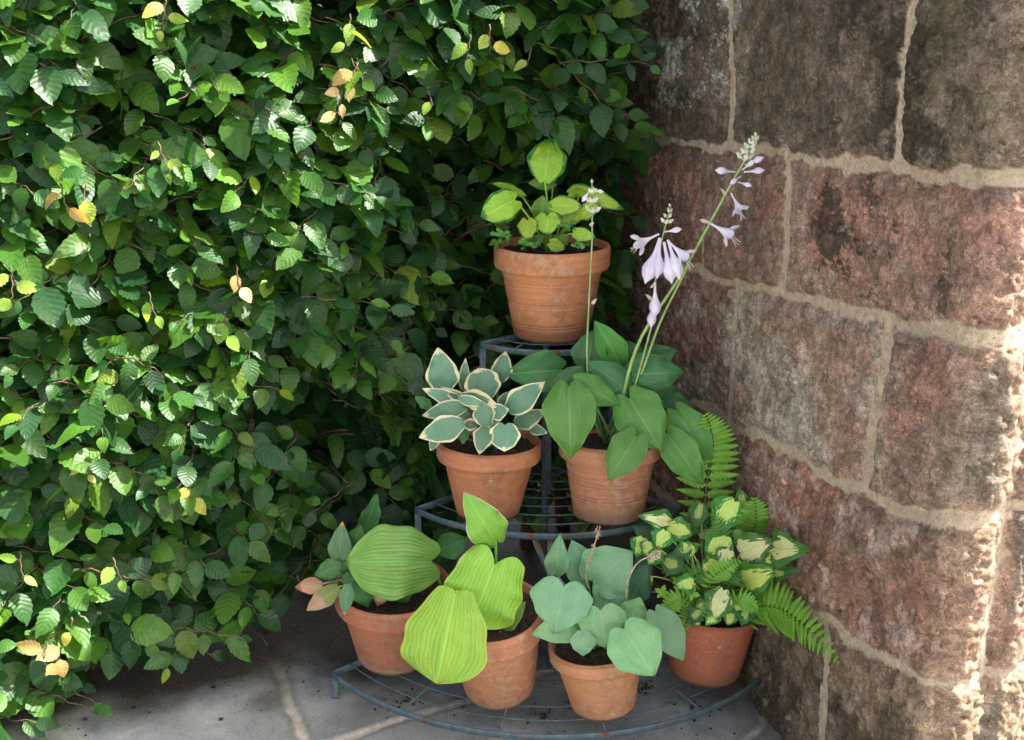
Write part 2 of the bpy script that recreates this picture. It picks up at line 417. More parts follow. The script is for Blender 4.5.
    pA = CORN+DA*r; pB = CORN+DB*r
    px = np.where(S >= r, CORN[0]+DA[0]*S, np.where(S <= -r, CORN[0]-DB[0]*S, pB[0]*(1-t)**2+2*CORN[0]*t*(1-t)+pA[0]*t*t))
    py = np.where(S >= r, CORN[1]+DA[1]*S, np.where(S <= -r, CORN[1]-DB[1]*S, pB[1]*(1-t)**2+2*CORN[1]*t*(1-t)+pA[1]*t*t))
    nx = NB[0]*(1-t)+NA[0]*t; ny = NB[1]*(1-t)+NA[1]*t; l = np.hypot(nx, ny); nx, ny = nx/l, ny/l
    P = np.stack([px+nx*H, py+ny*H, Z], -1)
    # stone colours, one per block, then stains with shapes of their own
    tab = {0:[(.165,.135,.10),(.145,.12,.082),(.15,.115,.09)], 1:[(.25,.165,.13),(.29,.195,.16),(.19,.13,.10),(.17,.12,.095)],
           2:[(.27,.20,.15),(.24,.165,.13),(.27,.23,.185),(.2,.13,.1)], 3:[(.33,.20,.165),(.31,.185,.155),(.2,.12,.09),(.2,.12,.09)],
           4:[(.24,.18,.13),(.19,.14,.10),(.15,.115,.08),(.15,.11,.08)], 5:[(.18,.14,.1)]*3, 6:[(.16,.13,.1)]*3}
    C = np.zeros(S.shape+(3,))
    for c, lst in tab.items():
        for k in range(6):
            C[(cid == c) & ((sid-c*20) == k)] = lst[min(k, len(lst)-1)]
    def stain(mask, colr, amt):
        nonlocal C
        k = (mask*amt)[..., None]; C = C*(1-k)+np.array(colr)*k
    jit = (np.random.default_rng(1).random(S.shape)-.5)*.07
    n1 = fbm(S*7+7, Z*8, 7, .66)+jit; n2 = fbm(S*10+70, Z*12, 7, .66)+jit
    up = sst(1.0, 1.16, Z)
    stain(up*sst(.42, .55, n1+.06*up), (.055,.045,.028), .6)                      # moss on the upper course
    stain(sst(.50, .6, n1)*sst(.45, .2, Z), (.045,.035,.022), .75)                  # damp, dark foot
    stain(sst(.54, .58, fbm(S*4+3, Z*6+9, 5)+jit*.4)*sst(.15, .5, Z)*sst(1.16,1.10,Z), (.28,.135,.10), .5)
    stain(sst(.54, .60, fbm(S*5+13, Z*8+59, 6, .6)+jit)*sst(.3, .5, Z), (.20,.15,.12), .5)   # red sandstone patches
    stain(sst(.52, .60, fbm(S*9+3, Z*14+90, 7, .7)+jit*2)*sst(.68, .85, S)*sst(1.0,1.16,Z), (.42,.42,.40), .75)
    stain(sst(.50, .60, fbm(S*12+3, Z*16+20, 6, .7)+jit*2)*(cid == 2)*sst(.1,.2,S), (.36,.33,.28), .5)
    stain(sst(.60, .66, fbm(S*30+3, Z*30+20, 3)+jit)*(cid == 3), (.42,.33,.29), .5)   # white lime bloom
    stain(sst(.05, -.01, S)*sst(1.02,.9,Z), (.27,.20,.145), .6)
    stain(sst(.50, .6, fbm(S*12+33, Z*4+9, 4))*sst(.05,-.02,S), (.13,.12,.10), .7)
    lk = fbm(S*9+70, Z*11, 8, .7)+jit*1.2+.035*np.sin(S*31+1)
    stain(sst(.515, .535, lk)*sst(.88, .93, Z)*sst(.50, .38, S)*sst(.03,.08,S), (.042,.036,.026), .85)
    n, m = S.shape
    Vv = P.reshape(-1, 3); Fc = grid_faces(n, m)
    # solid body behind the faces: top and back
    top_front = P[:, -1]; back = np.array([CORN[0]+1.6, CORN[1]+2.6])
    extra = np.array([[back[0], back[1], WALLH], [back[0], back[1], -.05]])
    Vv = np.vstack([Vv, extra]); T = n*m
    f2 = []
    for i in range(n-1): f2.append([i*m+m-1, (i+1)*m+m-1, T, T])
    for j in range(m-1): f2.append([j, j+1, T, T]); f2.append([(n-1)*m+j+1, (n-1)*m+j, T, T])
    f2 = [f[:3] for f in f2]+[[0, T, T+1], [T, (n-1)*m, T+1]]
    cc = np.concatenate([C, mort[..., None]], -1).reshape(-1, 4); cc = np.vstack([cc, [[.2,.15,.1,0]]*2])
    me_faces = [list(map(int, f)) for f in Fc]+f2
    me = bpy.data.meshes.new('stone_wall'); me.from_pydata(Vv.tolist(), [], me_faces); me.update()
    a = me.color_attributes.new('tint', 'FLOAT_COLOR', 'POINT'); a.data.foreach_set('color', cc.astype('f').ravel())
    me.materials.append(M['stone']); me.polygons.foreach_set('use_smooth', np.full(len(me.polygons), True))
    o = bpy.data.objects.new('stone_wall', me); COL.objects.link(o)
    tag(o, 'wall of big weathered red and brown sandstone blocks with pale mortar joints', 'wall')
build_wall()

# ------------------------------------------------------------------ beech hedge
def hedge_y(x, z):
    b = (fbm(np.asarray(x)*3.2+11, np.asarray(z)*3.2, 3)-.5)*.16
    y = 2.27+.39*(x-.075)+b-.07*sst(-.62, -.95, x)*sst(.7, .1, z)-.03
    k = sst(-.30, -.12, x)*sst(1.20, 1.06, z)      # the stand is pushed back into the hedge
    y = y+np.maximum(0, 2.385-y)*k
    k2 = sst(-.62, -.40, x)*sst(.42, .22, z)
    return y+np.maximum(0, 2.20-y)*k2
HN = nrm([.363, -.932, 0])
def leaf_template(nu=13):
    us = np.linspace(0, 1, nu); vs = np.array([-1, -.5, 0, .5, 1.])
    U, Vv = np.meshgrid(us, vs, indexing='ij')
    W = .36*np.sin(np.pi*np.clip(us, 0, 1)**.80)**.75*(1-.12*us); W[0] = .015; W[-1] = 0.0
    W = W[:, None]*np.ones(5); tooth = np.where(np.arange(nu) % 2 == 0, 1.04, .93)[:, None]
    W = W*np.where(np.abs(Vv) == 1, tooth, 1)
    return U, Vv, W
def make_hedge():
    root = empty('beech_hedge', (-.4, 2.2, 0)); tag(root, 'dense green beech hedge filling the left side, sunlit at its far end', 'hedge')
    U, Vg, W = leaf_template(); nl = U.size; lf = grid_faces(*U.shape)
    LV, LC, tw = [], [], MB(); 
    def leaf(p, d, n, L, col, curl, free=False):
        d = nrm(d); n = nrm(np.array(n)-d*np.dot(n, d)); sd = np.cross(n, d)
        fold = curl[0]; arch = curl[1]; tws = curl[2]
        along = U*L; side = Vg*W*L*curl[3]
        zz = np.abs(Vg)*W*L*fold + arch*L*U*U + .022*L*np.sin(U*2*np.pi*6.5+np.abs(Vg)*-2.4)*np.abs(Vg) + tws*side*U
        along = along*(1+.06*math.sin(L*9e4)*Vg); zz = zz-curl[4]*L*U**3*np.abs(np.sin(U*2.2))
        Pt = p+along[..., None]*d+side[..., None]*sd+zz[..., None]*n
        zl = .012 if p[0] < -.93 else .085 if p[0] > -.86 else .05
        if Pt[..., 2].min() < zl and L > .045: return
        if Pt[..., 2].min() < .008: return
        q = Pt.reshape(-1, 3)
        if (((q[:, :2]-CORN)@NA).min() < .02): return
        c0 = q.mean(0); y0 = q[:, 1].min()
        if free is False:
            # room the stand and its pots take up
            if -.14 < c0[0] < .40 and c0[2] < 1.13 and y0 < 2.335: return
            if -.40 < c0[0] <= -.14 and c0[2] < .62 and y0 < 2.17: return
            if -.50 < c0[0] < .30 and c0[2] < .28 and y0 < 2.16: return
        LV.append(q); LC.append(np.broadcast_to(col, (nl, 3)))
    def leafcol():
        t = random.random(); v = random.uniform(.72, 1.25)
        a = np.array([.027,.090,.015]); b = np.array([.080,.180,.018]); c = np.array([.014,.056,.018])
        col = a*(1-t)+b*t if random.random() < .45 else a*(1-t)+c*t
        return col*v*(1 if random.random() > .06 else np.array([2.0,1.3,.9]))
    def spray(p, d, n, L, nleaf, size, cols=None, rich=True):
        d = nrm(d); n = nrm(np.array(n)-d*np.dot(n, d)); sd = np.cross(n, d)
        e_ = p+d*L
        if -.14 < e_[0] < .40 and e_[2] < 1.10 and e_[1] < 2.335: return
        if -.40 < e_[0] <= -.14 and e_[2] < .60 and e_[1] < 2.17: return
        if e_[2] < .11 and p[0] > -.93: return
        bend = n*random.uniform(-.25, .1)+sd*random.uniform(-.2, .2)
        ts = np.linspace(0, 1, 7); zig = [(1 if i % 2 else -1)*.022*L for i in range(7)]
        pts = np.array([p+d*L*t+bend*L*t*t+sd*z for t, z in zip(ts, zig)])
        if rich: tw.tube(pts, np.linspace(.0019, .0007, 7), 5)
        for i in range(nleaf):
            t = (i+.6)/nleaf; k = t*6; j = min(5, int(k)); q = pts[j]+(pts[j+1]-pts[j])*(k-j)
            sg = 1 if i % 2 else -1; ang = random.gauss(52, 22)*(1-.75*(t > .93)); ang = R(ang)*sg
            ld = d*math.cos(ang)+sd*math.sin(ang)+np.array([0, 0, -1])*random.uniform(-.1, .32)+rng.normal(0, .16, 3)
            ln = n+rng.normal(0, .28, 3)
            s = size*random.uniform(.55, 1.2)*(.7+.45*math.sin(math.pi*min(1, t*.9+.1)))
            q2 = q+nrm(ld)*.006
            if rich: tw.tube([q, q2], .0007, 4, cap=False)
            c = leafcol() if cols is None else np.array(random.choice(cols))*random.uniform(.8, 1.15)
            leaf(q2, ld, ln, s, c, (random.uniform(.02, .28), random.uniform(-.3, .06), random.uniform(-.45, .45), random.uniform(.80, 1.18), random.choice([0, 0, .15, .35, -.2])))
    def xmax(z): return .21+.02*sst(1.0, 1.12, z)
    def dark_gap(x, z):
        # hollows where the hedge has few leaves
        return fbm(x*5+31, z*5+3, 2) < .36
    def layer(n, off0, off1, size, nleaf, rich, x0=-1.35, z1=1.78, zlo=.04):
        for _ in range(n):
            z = random.uniform(zlo, z1); x = random.uniform(x0, xmax(z)+.02)
            if x > -.30 and z < .30 and random.random() < .75: continue
            off = random.uniform(off0, off1)
            if off > -.08 and dark_gap(x, z) and random.random() < .7: continue
            y = float(hedge_y(x, z))-off
            n_ = nrm(HN*.75+np.array([0, 0, .62])+np.array([.12, 0, 0])+rng.normal(0, .22, 3))
            lat = nrm(np.cross(n_, [0, 0, 1])); dn = nrm(np.cross(n_, lat))
            if dn[2] > 0: dn = -dn
            a = random.uniform(-1.0, 1.0)
            d = lat*1.15*math.sin(a*1.7)+dn*(.12+.42*math.cos(a))+HN*.4
            L = size*nleaf*.36
            p = np.array([x, y, z])-nrm(d)*L*.6
            spray(p, d, n_, L, nleaf, size*1.0, rich=rich)
    layer(1120, -.03, .055, .064, 6, True)
    layer(820, -.12, -.03, .068, 6, True)
    layer(700, -.26, -.12, .080, 5, False)
    layer(520, -.42, -.28, .105, 5, False)
    layer(620, -.62, -.44, .13, 5, False)
    # sprays reaching out over the wall
    def out(px, py, Y, dpx, dpy, nleaf, size=.055, cols=None, sag=0):
        p = atY(px, py, Y); e = atY(px+dpx, py+dpy, Y-.05); d = e-p
        spray(p, d, [.15, -.75, .6], np.linalg.norm(d), nleaf, size, cols)
    for a in [(560,62,2.20,92,-6,9,.050),(560,130,2.22,85,30,8,.05),(590,90,2.26,60,40,6,.05),(570,20,2.25,60,-10,7,.05),(560,170,2.26,55,15,6,.045),
              (480,225,2.16,45,-10,6,.045),(455,300,2.2,50,5,6,.05),(560,60,2.2,60,60,7,.05),(570,110,2.25,70,22,7,.048),(540,95,2.24,60,10,7,.05)]: out(*a)
    tanc = [(.55,.36,.16),(.62,.46,.20),(.42,.25,.10)]; yel = [(.50,.48,.08),(.62,.50,.10),(.35,.42,.07)]; lime = [(.22,.36,.05),(.28,.40,.06)]
    for px, py, cols, k in [(85,192,yel,1),(62,192,tanc,2),(237,272,tanc,2),(342,92,tanc,3),(355,70,tanc,2),(190,488,yel,3),(84,460,tanc,2),(62,648,tanc,3),
                            (45,650,tanc,2),(165,5,yel,3),(72,625,yel,1),(490,32,yel,2),(470,42,lime,2),(350,22,lime,3),(160,150,lime,3),(115,565,lime,2),(150,300,lime,2),
                            (20,560,lime,2),(530,55,lime,1),(430,95,lime,1),(12,275,lime,3),(225,320,lime,2)]:
        P = atY(px, py, 2.0); 
        for _ in range(3): P = atY(px, py, float(hedge_y(P[0], P[2]))-.085)
        d = np.array([random.uniform(-.3,.3), -.3, -.7]); spray(P-nrm(d)*.015, d, [.2,-.8,.5], .03+.01*k, k, .036, cols)
    V = np.vstack(LV); nlv = len(LV)
    Fc = (lf[None]+(np.arange(nlv)*nl)[:, None, None]).reshape(-1, 4)
    uv = np.tile(np.stack([Vg*.5+.5, U], -1).reshape(-1, 2), (nlv, 1))
    mesh('foliage', V, Fc, M['beech'], root, uv, np.vstack(LC))
    tw.build('twigs', M['twig'], root)
    st = MB()
    for i in range(14):
        x = -1.25+i*.108+random.uniform(-.03,.03); y = 2.27+.39*(x-.075)+.40+random.uniform(-.05,.05)
        pts = smoothpath([(x,y,-.02),(x+random.uniform(-.03,.03),y,.4),(x+random.uniform(-.06,.06),y-.04,.9),(x+random.uniform(-.1,.1),y,1.5)], 14)
        st.tube(pts, np.linspace(.02,.006,14), 8)
        for k in range(9):
            j = random.randint(1, 11); q = pts[j]; e = q+np.array([random.uniform(-.2,.2), -.24, random.uniform(.0,.15)])
            st.tube(bez(q, (q+e)/2+np.array([0,0,.03]), e, 6), np.linspace(.006,.0018,6), 5)
    st.build('stems', M['twig'], root)
    print('hedge leaves', nlv)
make_hedge()

# ------------------------------------------------------------------ plant stand
APX = np.array([.078, 2.29])
TIERS = [(.060, .592, 50), (.372, .375, 49), (.700, .185, 52)]
def build_stand():
    root = empty('plant_stand', (APX[0], APX[1], 0))
    tag(root, 'three tiered quarter round wrought iron plant stand in rusty blue grey paint', 'plant stand')
    def pt(r, deg, z, back=0): a = R(-90+deg); return np.array([APX[0]+r*math.cos(a), APX[1]+r*math.sin(a)+back, z])
    for k, (z, r, h) in enumerate(TIERS):
        m = MB(); n = 40
        m.bar([pt(r, a, z-.007) for a in np.linspace(-h, h, n)], .0135, .005, (0,0,1))
        for sgn in (-1, 1): m.bar([pt(q, sgn*h, z-.008) for q in np.linspace(.02, r, 5)], .014, .005, (0,0,1))
        sh = m.build('shelf', M['iron'], root)
        w = MB(); q = r-.045
        while q > .04:
            w.tube([pt(q, a, z-.0015) for a in np.linspace(-h, h, n)], .0015, 6); q -= .044
        for a in ((-24, 24) if k else (-30, -10, 10, 30)): w.tube([pt(t, a, z-.0045) for t in np.linspace(.03, r-.003, 4)], .0022, 6)
        w.build('wire_grid', M['iron'], sh)
    # legs of each shelf, standing on the shelf below or on the paving
    for k, (z, r, h) in enumerate(TIERS):
        zb = 0.0 if k == 0 else TIERS[k-1][0]
        for a in (-h, 0, h):
            m = MB(); p = pt(r-.006, a, z-.015); b = p.copy(); b[2] = zb
            if k == 0:
                b += np.array([0, 0, .0]); foot = b+np.array([0, -.012, .002])
                m.bar([p, b+np.array([0,0,.004]), foot], .014, .005, (1, 0, 0))
            else: m.bar([p, (p+b)/2, b], .014, .005, (1, 0, 0))
            m.build('leg', M['iron'], root)
            if k and a == 0:
                for sg in (-1, 1):
                    m = MB(); q = pt(r-.006, sg*(3.2 if k == 1 else 6)*1.0, z-.016)+np.array([sg*.012,0,0]); e = p+np.array([0, .004, -.085])
                    if sg < 0: m.bar([q, (q+e)/2, e], .012, .004, (1, 0, 0)); m.build('brace', M['iron'], root)
    m = MB(); m.bar([np.array([APX[0], APX[1]+.008, t]) for t in np.linspace(0, .74, 6)], .016, .016, (1,0,0)); m.build('back_post', M['iron'], root)
build_stand()

# ------------------------------------------------------------------ pots and leaves
def build_pot(root, base, rim, rb, rr, mat, collar=.24, proud=.006, rings=(), seed=0, wob=.0012):
    """lathed clay pot from base centre to rim centre"""
    ax = rim-base; h = np.linalg.norm(ax); ax = ax/h
    ux = nrm(np.cross([0, 1, 0], ax)); uy = np.cross(ax, ux)
    w = .0085; prof = [(0, .004), (rb*.93, .0), (rb*.985, .002), (rb, .006)]
    hc = h*(1-collar) if collar else h*.985
    for t in np.linspace(.04, 1, 110 if rings else 30):
        z = hc*t; r = rb+(rr-proud-rb)*(z/h)
        for q in rings:
            r -= .0022*math.exp(-((z/h-q)/.009)**2)
        prof.append((r, z))
    if collar:
        prof += [(rr-proud+.002, hc+.001), (rr-.002, hc+.0015), (rr-.0006, hc+.004)]
        for t in np.linspace(.15, .9, 7): prof.append((rr+.001*t, hc+(h-hc)*t))
    prof += [(rr, h-.004), (rr-.0015, h-.001), (rr-.004, h), (rr-w+.002, h-.0005), (rr-w, h-.004), (rr-w-.004, h*.8), (rr-w-.008, h*.7)]
    prof = np.array(prof); n = 72; th = np.linspace(0, 2*math.pi, n, endpoint=False)
    T, Zz = np.meshgrid(th, prof[:, 1], indexing='ij'); Rr = np.broadcast_to(prof[:, 0], T.shape)
    dr = (fbm(np.cos(T)*1.5+seed*7+20, np.sin(T)*1.5+Zz*14+20, 3)-.5)*2*wob
    Rr = Rr+np.where(Rr > .01, dr, 0)
    loc = np.stack([Rr*np.cos(T), Rr*np.sin(T), Zz], -1).reshape(-1, 3)
    a = np.arange(n*len(prof)).reshape(n, len(prof)); a = np.vstack([a, a[:1]])
    Fc = np.stack([a[:-1,:-1], a[1:,:-1], a[1:,1:], a[:-1,1:]], -1).reshape(-1, 4)
    # keep local axes upright: object rotated by matrix so stains follow the pot
    from mathutils import Matrix
    o = mesh('flowerpot', loc, Fc, mat)
    mt = Matrix(((ux[0], uy[0], ax[0], base[0]-root.location[0]), (ux[1], uy[1], ax[1], base[1]-root.location[1]), (ux[2], uy[2], ax[2], base[2]-root.location[2]), (0,0,0,1)))
    o.parent = root; o.matrix_local = mt
    # soil
    k = 30; rs = np.linspace(0, rr-w-.003, k); T, Q = np.meshgrid(th, rs, indexing='ij')
    hz = h-.017+(fbm(Q*np.cos(T)*90+seed, Q*np.sin(T)*90+9, 4)-.5)*.016
    L = np.stack([Q*np.cos(T), Q*np.sin(T), hz], -1).reshape(-1, 3)
    a = np.arange(n*k).reshape(n, k); a = np.vstack([a, a[:1]])
    Fs = np.stack([a[:-1,:-1], a[:-1,1:], a[1:,1:], a[1:,:-1]], -1).reshape(-1, 4)
    Wd = base+L[:, :1]*ux+L[:, 1:2]*uy+L[:, 2:]*ax
    mesh('soil', Wd, Fs, M['soil'], root).data.flip_normals()
    return base+ax*(h-.015), ax, h

NU, NV = 22, 17
def blade(b, t, width, n, arch=.12, cup=.15, keel=.0, roll=0, back=.14, f0=.55, peak=.32, point=1.0, wave=.03, wn=3, twist=0, seed=0, blunt=0, curl=.0):
    d = t-b; L = np.linalg.norm(d); d = d/L
    n = nrm(n-d*np.dot(n, d)); sd = np.cross(d, n)
    if roll:
        c, s_ = math.cos(R(roll)), math.sin(R(roll)); n, sd = n*c+sd*s_, sd*c-n*s_
    us = np.linspace(0, 1, NU)**.9; vs = np.linspace(-1, 1, NV)
    U, V = np.meshgrid(us, vs, indexing='ij'); A = np.abs(V)
    q = np.clip((us-peak)/(1-peak), 0, 1)
    f = np.where(us < peak, f0+(1-f0)*np.sin(np.pi/2*us/peak), (1-q**(1.75+blunt))**(.95*point if point < 1.2 else point))
    Wd = (f*width/2)[:, None]
    bk = back*L*np.sin(np.pi*np.clip(A, 0, 1)**.85*.80)*(1-U)**2.2
    ph = seed*1.7
    al = U*L-bk
    side = V*Wd*(1+.035*np.sin(U*17+ph+V*2))
    hgt = arch*L*(4*U*(1-U))-arch*L*.0 + cup*Wd*V*V + keel*Wd*A
    hgt = hgt+wave*width*A**2*np.sin(U*2*np.pi*wn+ph+np.sign(V)*1.1)+twist*side*U
    hgt = hgt-curl*L*U**3
    hgt = hgt+.002*width*np.sin(A*np.pi*2*6)*(1-A)*np.sin(np.pi*U)
    hgt = hgt+(fbm(U*3.1+seed*3.7, V*2.2+seed*1.3+9, 3)-.5)*.16*width*(.3+.7*A)
    P = b+al[..., None]*d+side[..., None]*sd+hgt[..., None]*n
    return P.reshape(-1, 3), grid_faces(NU, NV), np.stack([V*.5+.5, U], -1).reshape(-1, 2)

class Plant:
    ws = 1.04
    def __init__(s, name, label, pot, zone, mats, group, cat='potted plant', ws=1.04):
        s.ws = ws
        s.ox, s.oy, s.sc = zone; s.mats = mats
        bx, by, bw, rx, ry, rw, tz, lean = pot['px']
        f = atZ(bx, by, tz); dpt = depth(f); rb = bw/2/F*dpt
        dirh = nrm([f[0]-CAM[0], f[1]-CAM[1], 0]); base = f+dirh*rb; base[2] = tz+.0006
        rim = atY(rx, ry, base[1]-lean); rr = rw/2/F*depth(rim)
        s.root = empty(name, base); tag(s.root, label, cat, group)
        s.top, s.ax, s.h = build_pot(s.root, base, rim, rb, rr, pot['mat'], pot.get('collar', .22), pot.get('proud', .006), pot.get('rings', ()), pot.get('seed', 0))
        s.Y = s.top[1]; s.rr = rr; s.k = 0
        print(name, 'base', base.round(3), 'rb %.3f rr %.3f h %.3f' % (rb, rr, s.h))
    def P(s, x, y, d=0, clear=.035):
        Y = s.Y-d/100; q = atY(s.ox+x/s.sc, s.oy+y/s.sc, Y)
        while np.dot(q[:2]-CORN, NA) < clear: Y -= .004; q = atY(s.ox+x/s.sc, s.oy+y/s.sc, Y)
        return q
    def leaf(s, bx, by, tx, ty, w, db, dt, mat=0, pet=True, crown=None, up=0.0, name='leaf', pr=.0022, label=None, **kw):
        s.k += 1; rd = random.Random(s.k*13+7)
        b = s.P(bx, by, db); t = s.P(tx, ty, dt)
        W = w*s.ws/s.sc/F*depth((b+t)/2)
        n = nrm(CAM-(b+t)/2)+np.array([0, 0, up])
        kw.setdefault('seed', s.k); kw.setdefault('arch', rd.uniform(.05, .14)); kw.setdefault('curl', rd.choice([0, .06, .12, -.05])); kw.setdefault('twist', rd.uniform(-.25, .25))
        V, Fc, UV = blade(b, t, W, n, **kw)
        m = MB(); m.add(V, Fc, UV)
        if pet:
            c = s.top+np.array([rd.uniform(-.014,.014), rd.uniform(-.012,.012), -.004]) if crown is None else s.P(*crown)
            d = nrm(t-b); tmp = b-d*.02+np.array([0, 0, .004])
            # the stalk leaves the crown upwards and bends over into the blade
            mid = c+(b-c)*.55+np.array([0, 0, .25*np.linalg.norm((b-c)[:2])])
            L = bez(c, mid, b, 10)
            m.tube(L, np.linspace(pr*1.25, pr*.8, 10), 7, uv=(.5, .25))
        mt = s.mats[mat] if isinstance(mat, int) else mat
        o = m.build(name, mt, s.root)
        if label: o['label'] = label
        return o
GRP = 'potted hostas on the tiered stand'
tc = mat_terracotta
MT = dict(
 A=tc('clay_orange', (.50,.20,.085), (.40,.15,.065), (.52,.40,.26), .35, .7, (.20,.08,.04), .05),
 B=tc('clay_smooth_brown', (.46,.175,.08), (.35,.125,.06), (.44,.27,.16), .35, .7, (.25,.10,.06), .03),
 C=tc('clay_dusty', (.42,.18,.09), (.34,.135,.07), (.42,.30,.20), .6, .8, (.20,.11,.07), .04),
 D=tc('clay_red_brown', (.42,.155,.08), (.34,.12,.065), (.34,.24,.16), .4, .8, (.34,.22,.14), .03),
 E=tc('clay_buff_orange', (.47,.20,.10), (.40,.165,.085), (.50,.34,.21), .5, .8, (.36,.21,.12), .03),
 F=tc('clay_pale_orange', (.52,.23,.11), (.43,.185,.09), (.50,.35,.2), .45, .8, (.42,.20,.10), .02),
 G=tc('clay_deep_red', (.42,.125,.065), (.36,.105,.055), (.33,.17,.12), .3, .72, (.20,.09,.05), .04))
H = dict(
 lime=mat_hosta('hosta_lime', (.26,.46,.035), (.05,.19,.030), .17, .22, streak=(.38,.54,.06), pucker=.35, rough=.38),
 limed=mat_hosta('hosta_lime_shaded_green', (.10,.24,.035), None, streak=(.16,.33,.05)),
 cream=mat_hosta('hosta_blue_cream_edge', (.125,.26,.165), (.70,.66,.40), .18, .22, ribs=7, rough=.4, rib_tone=.9, sfreq=15.0, streak=(.13,.27,.16), midrib=(.12,.24,.14)),
 creamtan=mat_hosta('hosta_cream_tan_edge', (.075,.16,.085), (.64,.52,.32), .38, .16, ribs=7, rough=.5, streak=(.12,.22,.11)),
 plain=mat_hosta('hosta_plain_green', (.05,.15,.04), None, ribs=7),
 green=mat_hosta('hosta_mid_green', (.085,.235,.045), None, ribs=9, rough=.38, bumpd=.0022, rib_tone=.75, midrib=(.20,.36,.14)),
 green2=mat_hosta('hosta_deep_green', (.045,.15,.045), None, ribs=9, rough=.38, bumpd=.0022, rib_tone=.78, midrib=(.13,.28,.11)),
 greensp=mat_hosta('hosta_mid_green_blemish', (.085,.235,.045), None, ribs=9, rough=.38, bumpd=.0022, rib_tone=.75, midrib=(.20,.36,.14)),
 streaky=mat_hosta('hosta_yellow_streaked', (.11,.30,.045), (.10,.25,.03), .04, .04, streak=(.34,.48,.13), ribs=9, bumpd=.0024, tip=(.5,.3,.1), tipstart=.97),
 browntip=mat_hosta('hosta_blue_brown_tip', (.085,.20,.09), None, ribs=6, tip=(.58,.30,.10), tipstart=.88),
 tan=mat_hosta('hosta_withered_tan', (.58,.38,.20), None, streak=(.60,.47,.30), ribs=6, tip=(.48,.22,.12), tipstart=.7, trans=.3),
 tangreen=mat_hosta('hosta_half_withered', (.20,.32,.09), None, streak=(.50,.46,.20), ribs=6, tip=(.62,.42,.26), tipstart=.42, trans=.3),
 yellow=mat_hosta('hosta_yellow_lime', (.20,.42,.035), (.38,.46,.06), .045, .05, streak=(.36,.56,.09), ribs=9, bumpd=.0024, rough=.4, tip=(.55,.42,.12), tipstart=1.02),
 yellowtorn=mat_hosta('hosta_yellow_green_brown_rim', (.15,.33,.04), (.55,.45,.25), .035, .05, streak=(.30,.47,.08), ribs=8, tip=(.42,.26,.14), tipstart=.95),
 yedge=mat_hosta('hosta_green_yellow_edge', (.12,.30,.05), (.35,.45,.1), .05, .03, streak=(.2,.38,.07), ribs=7),
 blue=mat_hosta('hosta_glaucous_blue', (.165,.335,.180), (.18,.37,.15), .05, .03, ribs=10, bumpd=.0026, rough=.55, pucker=.18, rib_tone=.9, midrib=(.22,.40,.22)),
 bluel=mat_hosta('hosta_glaucous_green', (.185,.390,.175), None, ribs=10, bumpd=.0022, rough=.52, pucker=.1, rib_tone=.9, midrib=(.30,.46,.22)),
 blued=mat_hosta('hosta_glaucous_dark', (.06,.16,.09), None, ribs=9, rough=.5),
 flame=mat_hosta('hosta_pale_flame', (.72,.76,.36), (.06,.20,.04), .50, .75, ribs=6, streak=(.68,.70,.36), rib_tone=1, rough=.4, midrib=(.6,.66,.3), mtip=2.2, sfreq=9.0),
 flamey=mat_hosta('hosta_lime_flame', (.50,.66,.14), (.06,.22,.035), .48, .75, ribs=6, streak=(.52,.64,.16), rib_tone=1, rough=.4, midrib=(.5,.6,.2), mtip=2.2, sfreq=9.0),
 flamed=mat_hosta('hosta_dark_small_flame', (.30,.42,.10), (.035,.14,.03), .62, .30, ribs=6, streak=(.4,.5,.15), rib_tone=1, rough=.42),
 fern=mat_simple('fern_green', (.16,.38,.035), (.22,.46,.06), 40, .5, .001, .2, .3),
 fernd=mat_simple('fern_deep_green', (.07,.24,.04), (.12,.31,.05), 40, .5, .001, .2, .3),
 seed=mat_simple('seedling_green', (.08,.26,.04), (.14,.34,.05), 90, .5, .001, .2, .25),
 ivy=mat_simple('bright_seedling_green', (.22,.48,.03), (.28,.52,.05), 60, .45, .001, .2, .3),
 scape=mat_simple('scape_green', (.20,.32,.09), (.30,.42,.16), 30, .5),
 husk=mat_simple('dry_husk', (.32,.20,.13), (.48,.36,.24), 80, .8),
 petal=mat_simple('lilac_petal', (.78,.70,.86), (.88,.84,.92), 40, .5, .001, .1, .35),
 bud=mat_simple('cream_bud', (.55,.60,.38), (.80,.78,.66), 120, .5, .001, .1, .25),
 anther=mat_simple('anther_yellow', (.45,.50,.08), (.5,.45,.1), 120, .6),
 bract=mat_simple('pale_bract', (.60,.42,.34), (.70,.58,.48), 80, .6, .001, .2, .3))

def seedlings(pl, spots, mat=None, n=9, size=.007, spread=.014):
    for (x, y, d) in spots:
        m = MB(); c = pl.P(x, y, d)
        for i in range(n):
            q = c+rng.normal(0, spread*.5, 3)*np.array([1, .8, .7]); r = size*random.uniform(.6, 1.1)
            nn = nrm(np.array([0, -.6, .8])+rng.normal(0, .3, 3)); a = nrm(np.cross(nn, rng.normal(0, 1, 3))); b = np.cross(nn, a)
            m.tube(bez(np.array([c[0], c[1]+.004, c[2]-.018]), (c+q)/2, q, 4), .0005, 4)
            k = 8; V = [q]+[q+a*r*(math.cos(t)*(1-.15*math.cos(2*t)))+b*r*.85*math.sin(t)-nn*.0012 for t in np.linspace(0, 2*math.pi, k, endpoint=False)]
            V = np.array(V)
            Fq = np.array([[0, 1+j, 1+(j+1) % k, 1+(j+2) % k] for j in range(0, k, 2)])
            m.add(V, Fq)
        m.build('seedling', mat or H['seed'], pl.root)

